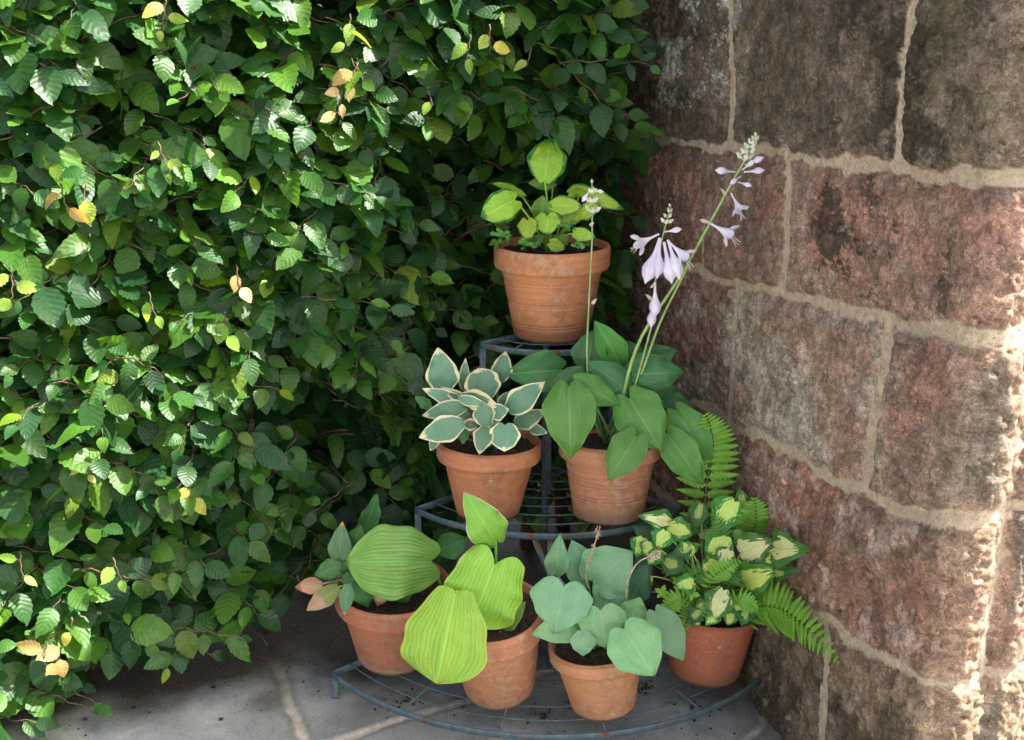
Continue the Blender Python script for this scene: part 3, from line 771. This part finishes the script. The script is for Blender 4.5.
# ---- flowers
def trumpet(c, d, L, openf, n=6):
    """lily-shaped flower: a narrow tube that widens and flares into six pointed lobes"""
    d = nrm(d); a = nrm(np.cross(d, [.2,.9,.3])); b = np.cross(d, a)
    rows = 14; m = 48; V = []
    for i in range(rows):
        t = i/(rows-1)
        for j in range(m):
            th = 2*math.pi*j/m; lobe = abs(math.cos(n*th/2))
            if openf > .3:
                tt = t*(1-.26*sst(.6, 1, t)*(1-lobe)*1.0)
                r = L*(.035+.05*sst(.25, .55, t)+.11*sst(.45, .8, t)+openf*.24*sst(.72, 1, t)*(.35+.65*lobe))
                z = L*(tt-.10*openf*sst(.88, 1, t)*lobe)
            else:
                r = L*(.035+.115*math.exp(-((t-.68)/.24)**2))*(1-.92*sst(.86, 1.0, t)); r *= (1+.10*lobe*sst(.3, .7, t)); z = L*t
            V.append(c+d*z+(a*math.cos(th)+b*math.sin(th))*r)
    return np.array(V), grid_faces(rows, m, True)
def flower(root_obj, c, d, L=.045, openf=1.0, name='flower'):
    m = MB(); V, Fc = trumpet(c, d, L, openf); m.add(V, Fc, mi=0)
    dd = nrm(d)
    if openf > .3:
        a = nrm(np.cross(dd, [.2,.9,.3]))
        for k in range(5):
            e = c+dd*L*random.uniform(.98, 1.12)+(a*math.cos(k*1.3)+np.cross(dd, a)*math.sin(k*1.3))*L*.10+np.array([0,0,-.15*L])
            m.tube(bez(c+dd*L*.4, c+dd*L*.85, e, 6), .0004, 4, mi=0); m.tube([e, e+np.array([.0012,0,.0018])], .0009, 5, mi=1)
    m.build(name, [H['petal'], H['anther']], root_obj)
def scape(pl, pts, r0, r1, mat='scape', name='flower_stalk'):
    Pp = np.array([pl.P(*p) for p in pts]) if len(pts[0]) == 3 else np.array(pts)
    S = smoothpath(Pp, 30); m = MB(); m.tube(S, np.linspace(r0, r1, 30), 8)
    return m.build(name, H[mat], pl.root), S

# ---- ferns
def frond(pl, pts, plen, npair=16, mat='fern', tipsharp=1.0, nhint=(0,-.92,.4), sweep=.35, start=.12, droop=.1):
    """a rachis with pairs of toothed pinnae; pinnae shorten to the tip"""
    Pp = np.array([pl.P(*p) for p in pts]); n = 40; S = smoothpath(Pp, n); T = np.gradient(S, axis=0); T /= np.linalg.norm(T, axis=1)[:, None]
    m = MB(); m.tube(S, np.linspace(.0013, .0004, n), 5)
    ppm = plen/pl.sc/F*depth(Pp[0])
    for i in range(npair):
        t = start+(1-start)*(i/(npair))**.93; k = t*(n-1); j = min(n-2, int(k)); q = S[j]+(S[j+1]-S[j])*(k-j); d = T[j]
        nn = np.array(nhint, float); nn = nrm(nn-d*np.dot(nn, d)); sd = np.cross(d, nn)
        prof = (math.sin(math.pi*min(1, .22+.35*min(1, i/npair*2.2))))*(1-((i)/npair)**1.6)**.8
        L = max(.004, ppm*prof)
        for sg in (-1, 1):
            pd = nrm(sd*sg+d*(sweep+random.uniform(-.05,.05))+nn*random.uniform(-.12,.08)); n2 = nrm(nn-pd*np.dot(nn, pd)+rng.normal(0,.06,3)); s2 = np.cross(pd, n2)
            nt = 11; us = np.linspace(0, 1, nt*3+1)
            wmax = L*.20+.0014
            env = wmax*(1-us**1.5)**.8*np.clip(.55+us*3, 0, 1)
            ph = (us*nt) % 1.0
            lob = np.where(ph < .5, .42+.58*(ph/.5)**.5, .42+.58*((1-ph)/.5)**.9)
            vs = np.array([-1, -.5, 0, .5, 1.])
            U, V = np.meshgrid(us, vs, indexing='ij')
            Wd = (env*lob)[:, None]*V
            al = U*L+np.abs(V)*(env[:, None])*.5
            curve = -droop*L*U*U
            Pq = q+al[..., None]*pd+Wd[..., None]*s2+(curve-np.abs(V)*env[:, None]*.12)[..., None]*n2
            m.add(Pq.reshape(-1, 3), grid_faces(*U.shape))
    return m.build('fern_frond', H[mat], pl.root)

Z0, Z1, Z2 = TIERS[0][0], TIERS[1][0], TIERS[2][0]
# ================= A: top shelf
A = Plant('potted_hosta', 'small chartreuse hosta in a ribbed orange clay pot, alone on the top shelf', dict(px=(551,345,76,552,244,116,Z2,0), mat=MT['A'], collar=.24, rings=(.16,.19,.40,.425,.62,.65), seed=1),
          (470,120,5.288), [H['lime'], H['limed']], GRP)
A.leaf(395,320,425,88,205,-1,-3, arch=.08, cup=-.05, back=.06, f0=.35, peak=.45)
A.leaf(235,425,58,512,165,3,5, arch=.12, cup=-.2, back=.15, f0=.6, blunt=.8)
A.leaf(272,400,98,340,60,-1,-1, arch=.15, roll=35)
A.leaf(305,535,308,638,110,5,7, back=.18)
A.leaf(408,510,412,610,150,4,6, back=.22, f0=.6)
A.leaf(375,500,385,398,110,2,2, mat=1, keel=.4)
A.leaf(432,450,600,458,105,3,4, back=.08, f0=.5, peak=.4)
A.leaf(580,500,692,445,90,3,4, mat=0)
A.leaf(590,375,816,474,85,0,3, cup=.2, peak=.4)
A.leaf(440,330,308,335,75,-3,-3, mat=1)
A.leaf(572,480,478,565,95,2,3)
A.leaf(555,600,667,620,78,5,6)
A.leaf(425,650,508,682,75,6,6)
A.leaf(530,385,640,350,70,-2,-2)
A.leaf(330,660,395,600,60,3,3, mat=1)
A.leaf(480,620,520,660,60,4,4, mat=1)
seedlings(A, [(165,595,6),(200,620,6),(290,655,7),(515,555,5),(585,655,7),(140,640,5),(340,650,7)])

# ================= B: left on the middle shelf
B = Plant('potted_hosta', 'hosta with cream edged blue green leaves, left pot on the middle shelf', dict(px=(488,526,64,489,440,105,Z1,-.010), mat=MT['B'], collar=.24, seed=2),
          (410,340,6.164), [H['cream'], H['creamtan'], H['plain']], GRP, ws=1.16)
c0 = dict(back=.05, f0=.38, peak=.38, blunt=-.25)
B.leaf(215,310,172,45,180,-2,-3, cup=.25, wave=.06, **c0)
B.leaf(330,300,342,112,65,-2,-2, **c0)
B.leaf(552,250,590,66,115,-2,-3, wave=.06, **c0)
B.leaf(470,360,420,172,190,1,-1, cup=.25, blunt=1.5, back=.05, f0=.38, peak=.38)
B.leaf(330,400,75,298,90,2,3, **c0)
B.leaf(370,400,190,288,70,2,2, mat=1, **c0)
B.leaf(330,345,550,412,110,4,5, mat=1, cup=.4, **c0)
B.leaf(300,360,480,400,60,4.6,5.4, cup=.3, **c0)
B.leaf(338,410,72,467,110,5,6.5, cup=-.15, **c0)
B.leaf(318,515,52,602,150,9,11, cup=-.15, **c0)
B.leaf(365,475,175,450,80,4,4, **c0)
B.leaf(440,405,485,553,125,6,7, cup=-.3, **c0)
B.leaf(410,525,312,515,70,6.5,7, mat=1, **c0)
B.leaf(495,455,610,425,100,5,5, **c0)
B.leaf(465,545,424,710,115,8,12, cup=.2, **c0)
B.leaf(585,525,580,684,165,8,11, back=.1, f0=.5, peak=.4, blunt=.8)
B.leaf(610,430,830,258,145,3,4, **c0)
B.leaf(555,415,652,308,85,1,1, **c0)
B.leaf(655,520,835,435,110,2,3, **c0)
B.leaf(735,540,850,575,60,2,3, **c0)
B.leaf(165,600,124,684,55,6,7, **c0)
B.leaf(335,545,325,645,60,5,6, mat=2)
B.leaf(535,510,492,600,45,6,7, **c0)
B.leaf(118,410,28,345,60,0,0, mat=2)

# ================= C: right on the middle shelf, in flower
C = Plant('potted_hosta', 'plain green hosta with lilac flower stalks, right pot on the middle shelf', dict(px=(608,530,72,610,437,102,Z1,-.016), mat=MT['C'], collar=.23, rings=(.30,.34,.48,.52,.60), seed=3),
          (490,320,4.1125), [H['green'], H['green2'], H['greensp']], GRP)
c1 = dict(back=.10, f0=.5, peak=.34, blunt=-.25)
C.leaf(292,205,60,222,165,-3,-2, mat=1, keel=.2, **c1)
C.leaf(402,190,425,38,150,-2,-4, mat=1, **c1)
C.leaf(545,190,428,0,120,-3,-4, keel=.5, cup=.1, back=.03, f0=.3, peak=.4)
C.leaf(630,180,768,122,115,-4,-5, mat=1, **c1)
C.leaf(610,190,560,82,100,-4,-5, mat=1, **c1)
C.leaf(560,285,396,168,135,3,2, mat=1, cup=-.2, **c1)
C.leaf(570,225,800,214,170,1,2, cup=-.3, mat=1, arch=.2, **c1)
C.leaf(325,275,332,574,215,8,12, arch=.22, cup=-.15, **c1)
C.leaf(352,255,536,350,125,6,6, cup=-.5, **c1)
C.leaf(395,225,236,275,100,2,4, mat=1, cup=-.2, **c1)
C.leaf(575,325,705,537,205,5,9, mat=2, arch=.2, cup=-.1, back=.18, f0=.6, peak=.3)
C.leaf(600,480,486,656,150,11,13, arch=.16, back=.14, f0=.58)
C.leaf(730,470,880,682,145,6,9, arch=.15, back=.12, f0=.5)
C.leaf(765,375,918,605,155,3,6, arch=.2, cup=-.1, **c1)
C.leaf(720,330,822,345,85,-1,0, mat=1, **c1)
C.leaf(690,300,800,320,90,-2,-1, mat=1, **c1)
C.leaf(440,440,430,385,60,0,0, mat=1)
C.leaf(600,420,640,470,60,0,1, mat=1)
# stalks
U_ = lambda x, y: ((x-490)*4.1125, (y-320)*4.1125)
def PT(*l): return [(*U_(x, y), d) for x, y, d in l]
st1, S1 = scape(C, PT((617,436,1),(622,400,3),(640,340,5),(684,270,6),(726,193,7),(745,160,7),(757,138,7)), .0042, .0016)
st2, S2 = scape(C, PT((622,436,1),(636,390,2),(647,358,3),(662,318,5),(690,262,6.2)), .0028, .0024)
st3, S3 = scape(C, PT((612,436,1),(630,400,2),(645,350,5),(654,312,7.5),(656,270,8),(663,235,8),(671,208,8)), .0026, .0012)
st4, S4 = scape(C, PT((600,436,1),(590,400,1),(587,355,3),(589,300,4),(592,240,5),(592,185,5)), .0022, .0014)
# each flower: position of its throat (px), of its mouth (px)
def fl(st, x0, y0, x1, y1, d0, d1, openf):
    a = C.P(*U_(x0, y0), d0); b = C.P(*U_(x1, y1), d1); flower(st, a, b-a, np.linalg.norm(b-a), openf, 'flower' if openf > .3 else 'flower_bud')
for x0,y0,x1,y1,o in [(659,234,634,246,1),(660,238,645,284,.0),(660,240,657,279,.1),(664,242,672,284,.0),(667,240,690,262,1),(664,232,682,229,0),(668,240,680,280,.2),
                      (655,282,655,318,0),(653,300,651,328,0)]: fl(st3, x0, y0, x1, y1, 8, 9.5, o)
for x0,y0,x1,y1,o in [(708,222,736,238,1),(731,193,742,214,1),(735,172,715,170,0),(744,172,765,170,0),(738,182,752,186,0),(742,170,755,160,0),(745,165,764,157,0),(741,176,730,184,0)]:
    fl(st1, x0, y0, x1, y1, 7, 8.5, o)
def buds(st, path, a, b, n, L0, mats='bud'):
    """overlapping unopened buds along the end of a stalk"""
    m = MB(); k = len(path)
    for i in range(n):
        t = a+(b-a)*i/(n-1); q = path[min(k-1, int(t*(k-1)))]; ang = i*2.4; dl = nrm([math.cos(ang), math.sin(ang)*.8-.2, .75+1.2*i/n])
        L = L0*(1-.45*i/n); V, Fc = trumpet(q, dl, L, 0.0); c = V.mean(0); m.add(c+(V-c)*1.0, Fc)
        # a stubbier inner bract
        V, Fc = trumpet(q, dl, L*.8, 0.0); ax = nrm(dl); r = V-q-np.outer((V-q)@ax, ax); m.add(V+r*.9, Fc)
    m.build('bud_cluster', H[mats], st)
buds(st1, S1, .85, 1, 26, .023); buds(st3, S3, .90, 1, 10, .017); buds(st4, S4, .92, 1, 20, .021)
for x0,y0,x1,y1 in [(590,190,582,202),(593,190,604,192)]: fl(st4, x0, y0, x1, y1, 5, 5.6, 0)
for (x0,y0,x1,y1,d) in [(700,220,712,224,7),(652,300,645,294,8),(726,196,720,188,7),(590,226,594,222,5),(592,304,597,298,4.2),(655,284,650,288,8)]:
    a = C.P(*U_(x0, y0), d); b = C.P(*U_(x1, y1), d+.6); V, Fc, UV = blade(a, b, .007, np.array([0,-1,.3]), back=0, f0=.4)
    m = MB(); m.add(V, Fc, UV); m.build('bract', H['bract'], st4 if x0 < 600 else st3 if x0 < 670 else st1)

# ================= D: far left on the bottom shelf
D = Plant('potted_hosta', 'hosta with curled tan leaves and one broad streaked leaf, leftmost on the bottom shelf', dict(px=(394,675,72,393,583,116,Z0,.012), mat=MT['D'], collar=.25, proud=.004, seed=4),
          (290,480,4.933), [H['streaky'], H['browntip'], H['plain'], H['tan'], H['tangreen']], GRP)
D.leaf(690,402,276,404,350,5,8, crown=(745,520,1), arch=.14, cup=-.12, back=.13, f0=.55, peak=.46, blunt=.9, pr=.0035)
D.leaf(240,405,258,206,112,2,0, mat=1, **c0)
D.leaf(305,330,352,216,90,0,-1, mat=2, **c0)
D.leaf(250,420,116,472,100,3,4, mat=2, cup=-.2, **c0)
D.leaf(155,515,22,530,80,4,5, mat=3, cup=.7, **c0)
D.leaf(235,530,80,645,95,6,8, mat=4, keel=.5, cup=.3, **c0)
D.leaf(285,520,268,668,72,9,12, mat=1, keel=.3, **c0)
D.leaf(325,465,390,632,135,6,8, mat=2, cup=-.1, **c0)
D.leaf(460,530,430,622,90,6,7, mat=3, cup=-.4, **c0)
D.leaf(545,540,582,605,100,4,5, mat=2, **c0)
D.leaf(735,345,882,288,130,-2,-3, mat=2, **c0)
D.leaf(350,270,425,62,105,-7,-9, mat=H['plain'], roll=25, **c0)
D.leaf(170,560,242,490,45,5,5, mat=2, **c0)
D.leaf(300,470,262,400,70,3,3, mat=2, **c0)
D.leaf(320,470,250,505,60,5,5, mat=2, **c0)

# ================= E: second from left on the bottom shelf
E = Plant('potted_hosta', 'hosta with three huge yellow green leaves spilling over its clay pot', dict(px=(500,707,72,491,608,106,Z0,.034), mat=MT['E'], collar=.25, proud=.004, seed=5),
          (390,480,3.5235), [H['yellow'], H['yellowtorn'], H['yedge']], GRP)
E.leaf(372,215,262,45,140,1,3, mat=1, cup=-.25, arch=.22, back=.10, f0=.5, crown=(380,470,0), pr=.0032, wave=.05)
E.leaf(368,300,280,520,262,5,8, crown=(385,480,0), arch=.12, cup=-.22, back=.22, f0=.72, peak=.5, blunt=3.5, wave=.05, pr=.0032)
E.leaf(232,395,165,715,290,10,16, crown=(350,470,1), arch=.16, cup=-.15, back=.04, f0=.42, peak=.58, blunt=1.6, wave=.03, pr=.0032)
E.leaf(375,515,480,428,90,4,4, mat=2, **c0)
seedlings(E, [(395,545,5),(415,538,5)], n=4, size=.005, spread=.01)

# ================= F: third, front
Fp = Plant('potted_hosta', 'powdery blue green hosta with heart shaped leaves, frontmost pot of all', dict(px=(603,723,66,597,640,98,Z0,-.002), mat=MT['F'], collar=.23, proud=.005, seed=6),
          (520,520,4.353), [H['blue'], H['bluel'], H['blued']], GRP)
hb = dict(back=.17, f0=.66, peak=.27, cup=-.06)
Fp.leaf(155,235,175,62,105,-1,-2, keel=.5, **c0)
Fp.leaf(300,260,225,90,155,-3,-4, **hb)
Fp.leaf(322,262,492,135,235,0,-1, **hb)
Fp.leaf(190,290,150,493,262,5,8, **hb)
Fp.leaf(352,395,372,560,208,7,9, mat=1, **hb)
Fp.leaf(350,390,472,212,150,1,0, **c0)
Fp.leaf(245,455,50,500,130,6,8, mat=1, **c1)
Fp.leaf(275,490,275,595,110,8,9, mat=0, **c1)
Fp.leaf(455,478,585,680,240,11,15, mat=1, back=.14, f0=.56, peak=.36, cup=-.1, blunt=0, curl=0)
Fp.leaf(475,450,525,335,150,4,3, mat=1, **c1)
Fp.leaf(590,400,712,612,150,5,8, mat=0, **c1)
Fp.leaf(490,340,560,190,120,-4,-5, mat=2, **c1)
def tuft(pl, st, c, n, L, mat='husk'):
    m = MB()
    for i in range(n):
        d = nrm(rng.normal(0, 1, 3)+np.array([0,-.2,.4])); q = c+d*L*random.uniform(.5, 1)
        m.tube(bez(c+rng.normal(0,.003,3), (c+q)/2+rng.normal(0,.002,3), q, 5), [.0012,.0014,.001,.0012,.0004], 4)
    m.build('withered_flowers', H[mat], st)
a, Sa = scape(Fp, [(300,300,0),(285,235,1),(310,150,1.5),(340,60,2)], .0016, .001, 'husk', 'dry_stalk')
tuft(Fp, a, Sa[-2], 16, .010); tuft(Fp, a, Sa[-7], 10, .007); tuft(Fp, a, Sa[-12], 6, .005); tuft(Fp, a, Sa[-1]+np.array([0,0,.006]), 8, .010)
a, Sa = scape(Fp, [(460,420,1),(463,300,3),(480,238,4),(520,180,4),(592,150,4)], .0019, .0012, 'husk', 'dry_stalk')
tuft(Fp, a, Sa[-1], 16, .013); tuft(Fp, a, Sa[-4], 7, .009)

# ================= G: right, by the wall
Gp = Plant('potted_hosta', 'cream centred hosta with ferns in a rimless red pot beside the stone wall', dict(px=(702,691,72,711,607,94,Z0,-.010), mat=MT['G'], collar=0, proud=.001, seed=7),
          (620,490,4.113), [H['flame'], H['flamey'], H['flamed'], H['blued']], GRP, ws=1.14)
g0 = dict(back=.09, f0=.44, peak=.30, blunt=-.5)
for q in [(205,132,72,104,85,2,3,0),(150,205,50,150,80,0,0,3),(205,150,302,186,95,3,4,1),(185,170,150,248,88,5,6,1),(95,200,65,278,85,5,6,1),
          (118,215,100,272,62,6,7,1),(286,240,212,264,60,5,5,2),(185,290,278,332,88,5,6,2),(122,355,58,412,62,6,7,1),(470,50,382,168,132,1,2,1),
          (512,105,490,-10,95,-1,-2,1),(332,62,300,168,72,0,1,2),(435,192,348,278,122,3,4,1),(500,258,630,204,165,6,6,0),(640,240,798,243,155,3,4,0),
          (605,250,692,306,100,5,6,1),(512,378,658,322,150,6,7,1),(640,345,752,325,60,2,2,2),(425,415,373,550,112,8,10,0),(470,455,556,532,82,8,9,1),
          (330,190,400,150,80,0,-1,2),(250,300,190,250,80,3,3,2),(420,300,360,330,80,2,3,2),(300,330,240,360,70,3,3,2),(120,300,50,340,90,0,0,3),(100,420,50,360,90,0,0,3),
          (300,260,250,210,80,4,5,1),(240,200,290,130,80,2,2,0),(540,300,600,350,85,6,7,0),(400,300,330,330,90,6,7,1),(300,380,220,400,80,7,8,1),(450,250,400,320,85,5,6,0),(160,250,110,310,80,4,5,0),(400,500,350,560,62,9,10,1),(520,500,500,560,60,9,10,2),(330,500,270,545,62,9,9,2),(460,510,440,560,56,9.5,10,1),(570,500,600,540,52,7,7,2),(300,520,330,560,56,9,10,1),(490,470,420,500,70,8,8,2),(360,470,300,500,60,8,8,1),(540,470,590,510,70,7,7,1),(480,330,440,280,70,2,2,2),(560,420,600,470,60,4,4,2),(380,120,440,170,70,-1,-1,2)]:
    Gp.leaf(*q[:7], mat=q[7], pr=.0016, wave=.04, **g0)
def lobed(pl, x, y, d, size, rot):
    """small maple-like seedling leaf"""
    c = pl.P(x, y, d); n = nrm(CAM-c)+np.array([0,0,.3]); n = nrm(n); a = nrm(np.cross(n, [0,0,1])); b = np.cross(n, a)
    k = 40; V = [c]
    for i in range(k):
        th = 2*math.pi*i/k; r = size*(.45+.45*abs(math.cos(2.5*th))**1.5+.08*math.cos(15*th))*(1-.25*math.cos(th))
        V.append(c+(a*math.cos(th+rot)+b*math.sin(th+rot))*r-n*r*.15)
    m = MB(); m.add(np.array(V), np.array([[0, 1+j, 1+(j+1) % k, 1+(j+2) % k] for j in range(0, k, 2)])); m.tube(bez(pl.top+np.array([-.03,-.02,0]), (pl.top+c)/2, c, 6), .0008, 5)
    m.build('seedling', H['ivy'], pl.root)
lobed(Gp, 175,425,8,.016,2.0); lobed(Gp, 290,425,7.5,.017,.5); lobed(Gp, 250,465,8,.013,1.2); lobed(Gp,235,375,6,.012,1.8)
V_ = lambda x, y: ((x-620)*4.113, (y-490)*4.113)
def FT(*l): return [(*V_(x, y), d) for x, y, d in l]
frond(Gp, FT((702,590,-1),(703,545,-3),(706,490,-4),(712,450,-4),(711,430,-3.5),(705,412,-3)), 145, 20, 'fern', start=.25, sweep=.15)
frond(Gp, FT((735,622,3),(752,608,8),(778,609,15),(806,628,25),(840,664,35)), 150, 24, 'fern', start=.06, nhint=(-.45,-.85,.3), sweep=.55)
frond(Gp, FT((735,590,0),(748,545,-1),(756,520,-2),(754,496,-2)), 105, 14, 'fern', start=.3, sweep=.3)
frond(Gp, FT((712,600,3),(690,585,5),(705,572,5),(728,580,6)), 75, 13, 'fernd', start=.3)
frond(Gp, FT((712,605,4),(700,606,6),(690,616,7),(682,634,8)), 75, 12, 'fern', start=.25)
frond(Gp, FT((735,622,4),(725,600,8),(712,606,9),(700,622,10)), 60, 11, 'fernd', start=.25)
frond(Gp, FT((722,600,4),(728,585,6),(736,575,6),(732,560,6)), 60, 10, 'fernd', start=.25)
frond(Gp, FT((700,600,2),(690,575,3),(672,570,4),(660,560,4)), 65, 11, 'fernd', start=.25)

frond(Gp, FT((705,600,5),(712,580,8),(725,568,9),(742,560,9)), 62, 12, 'fern', start=.2)
frond(Gp, FT((700,605,5),(685,598,9),(672,603,10),(662,612,10)), 62, 12, 'fern', start=.2)
frond(Gp, FT((722,608,5),(735,600,10),(748,603,12),(758,612,13)), 60, 12, 'fern', start=.2)
frond(Gp, FT((700,590,1),(682,560,2),(672,540,2),(660,528,2)), 62, 12, 'fernd', start=.25)
frond(Gp, FT((712,590,2),(720,560,3),(722,535,3),(715,515,3)), 75, 13, 'fernd', start=.3)
# ------------------------------------------------------------------ crumbs of soil
def crumbs():
    m = MB(); k = 0
    oc = np.array([(1,0,0),(0,1,0),(-1,0,0),(0,-1,0),(0,0,1),(0,0,-1)], float)
    fq = np.array([[0,1,4,4],[1,2,4,4],[2,3,4,4],[3,0,4,4],[1,0,5,5],[2,1,5,5],[3,2,5,5],[0,3,5,5]])
    V, Fc = [], []
    def put(x, y, r):
        nonlocal k
        v = oc*r*rng.uniform(.5, 1.3, (6, 1)); v[:, 2] *= .6; a = random.uniform(0, 6.28); c, s_ = math.cos(a), math.sin(a)
        v = np.stack([v[:,0]*c-v[:,1]*s_, v[:,0]*s_+v[:,1]*c, v[:,2]], -1)+[x, y, r*.35+.001]
        V.append(v); Fc.extend([[int(i)+k for i in dict.fromkeys(f)] for f in fq.tolist()]); k += 6
    for _ in range(260):
        px = random.gauss(620, 120); py = random.uniform(640, 745); P = atZ(px, py, 0)
        if np.dot(P[:2]-CORN, NA) < .02 or px < 300: continue
        put(P[0], P[1], abs(random.gauss(0, .0016))+.0008)
    for _ in range(200):
        x = random.uniform(-1.1, .3); y = 2.26+.39*(x-.075)-abs(random.gauss(0, .10)); put(x, y, abs(random.gauss(0, .0022))+.0008)
    for cx, cy, n in [(413,698,40),(600,700,60),(640,690,60),(545,715,40),(395,708,20),(470,700,15),(690,705,40)]:
        P0 = atZ(cx, cy, 0)
        for _ in range(n): put(P0[0]+random.gauss(0,.02), P0[1]+random.gauss(0,.015), abs(random.gauss(0,.002))+.001)
    me = bpy.data.meshes.new('soil_crumbs'); me.from_pydata(np.vstack(V).tolist(), [], Fc); me.update(); me.materials.append(M['crumb'])
    o = bpy.data.objects.new('soil_crumbs', me); COL.objects.link(o)
    tag(o, 'dark crumbs of potting soil scattered over the paving under the stand', 'soil', kind='stuff')
crumbs()

# ------------------------------------------------------------------ light
SUN_EL, SUN_AZ = R(53), R(2)     # azimuth measured from +X towards +Y
sd = Vector((math.cos(SUN_EL)*math.cos(SUN_AZ), math.cos(SUN_EL)*math.sin(SUN_AZ), math.sin(SUN_EL)))
sun = bpy.data.lights.new('sun', 'SUN'); sun.energy = 5.0; sun.angle = R(.53); sun.color = (1, .95, .86)
so = bpy.data.objects.new('sun', sun); COL.objects.link(so); so.rotation_euler = (-sd).to_track_quat('-Z', 'Y').to_euler(); so.location = (3, 0, 4)
w = bpy.data.worlds.new('World'); SC.world = w; w.use_nodes = True; nt = w.node_tree; nt.nodes.clear()
sky = nt.nodes.new('ShaderNodeTexSky'); sky.sky_type = 'NISHITA'; sky.sun_disc = False; sky.sun_elevation = SUN_EL
sky.sun_rotation = math.pi/2-SUN_AZ; sky.dust_density = 4; sky.air_density = 1.0; sky.ozone_density = 1.0
bw = nt.nodes.new('ShaderNodeRGBToBW'); mx = nt.nodes.new('ShaderNodeMix'); mx.data_type = 'RGBA'; mx.inputs[0].default_value = .6
tn = nt.nodes.new('ShaderNodeMix'); tn.data_type = 'RGBA'; tn.blend_type = 'MULTIPLY'; tn.inputs[0].default_value = 1; tn.inputs[7].default_value = (1.06, 1.0, .92, 1)
bg = nt.nodes.new('ShaderNodeBackground'); bg.inputs[1].default_value = .15; wo = nt.nodes.new('ShaderNodeOutputWorld')
nt.links.new(sky.outputs[0], bw.inputs[0]); nt.links.new(bw.outputs[0], tn.inputs[6]); nt.links.new(sky.outputs[0], mx.inputs[6]); nt.links.new(tn.outputs[2], mx.inputs[7])
nt.links.new(mx.outputs[2], bg.inputs[0]); nt.links.new(bg.outputs[0], wo.inputs[0])
SC.view_settings.view_transform = 'Standard'; SC.view_settings.look = 'None'; SC.view_settings.gamma = 1; SC.view_settings.exposure = 2.12
SC.cycles.max_bounces = 7; SC.cycles.transparent_max_bounces = 4
SC.cycles.use_adaptive_sampling = True; SC.cycles.adaptive_threshold = .02
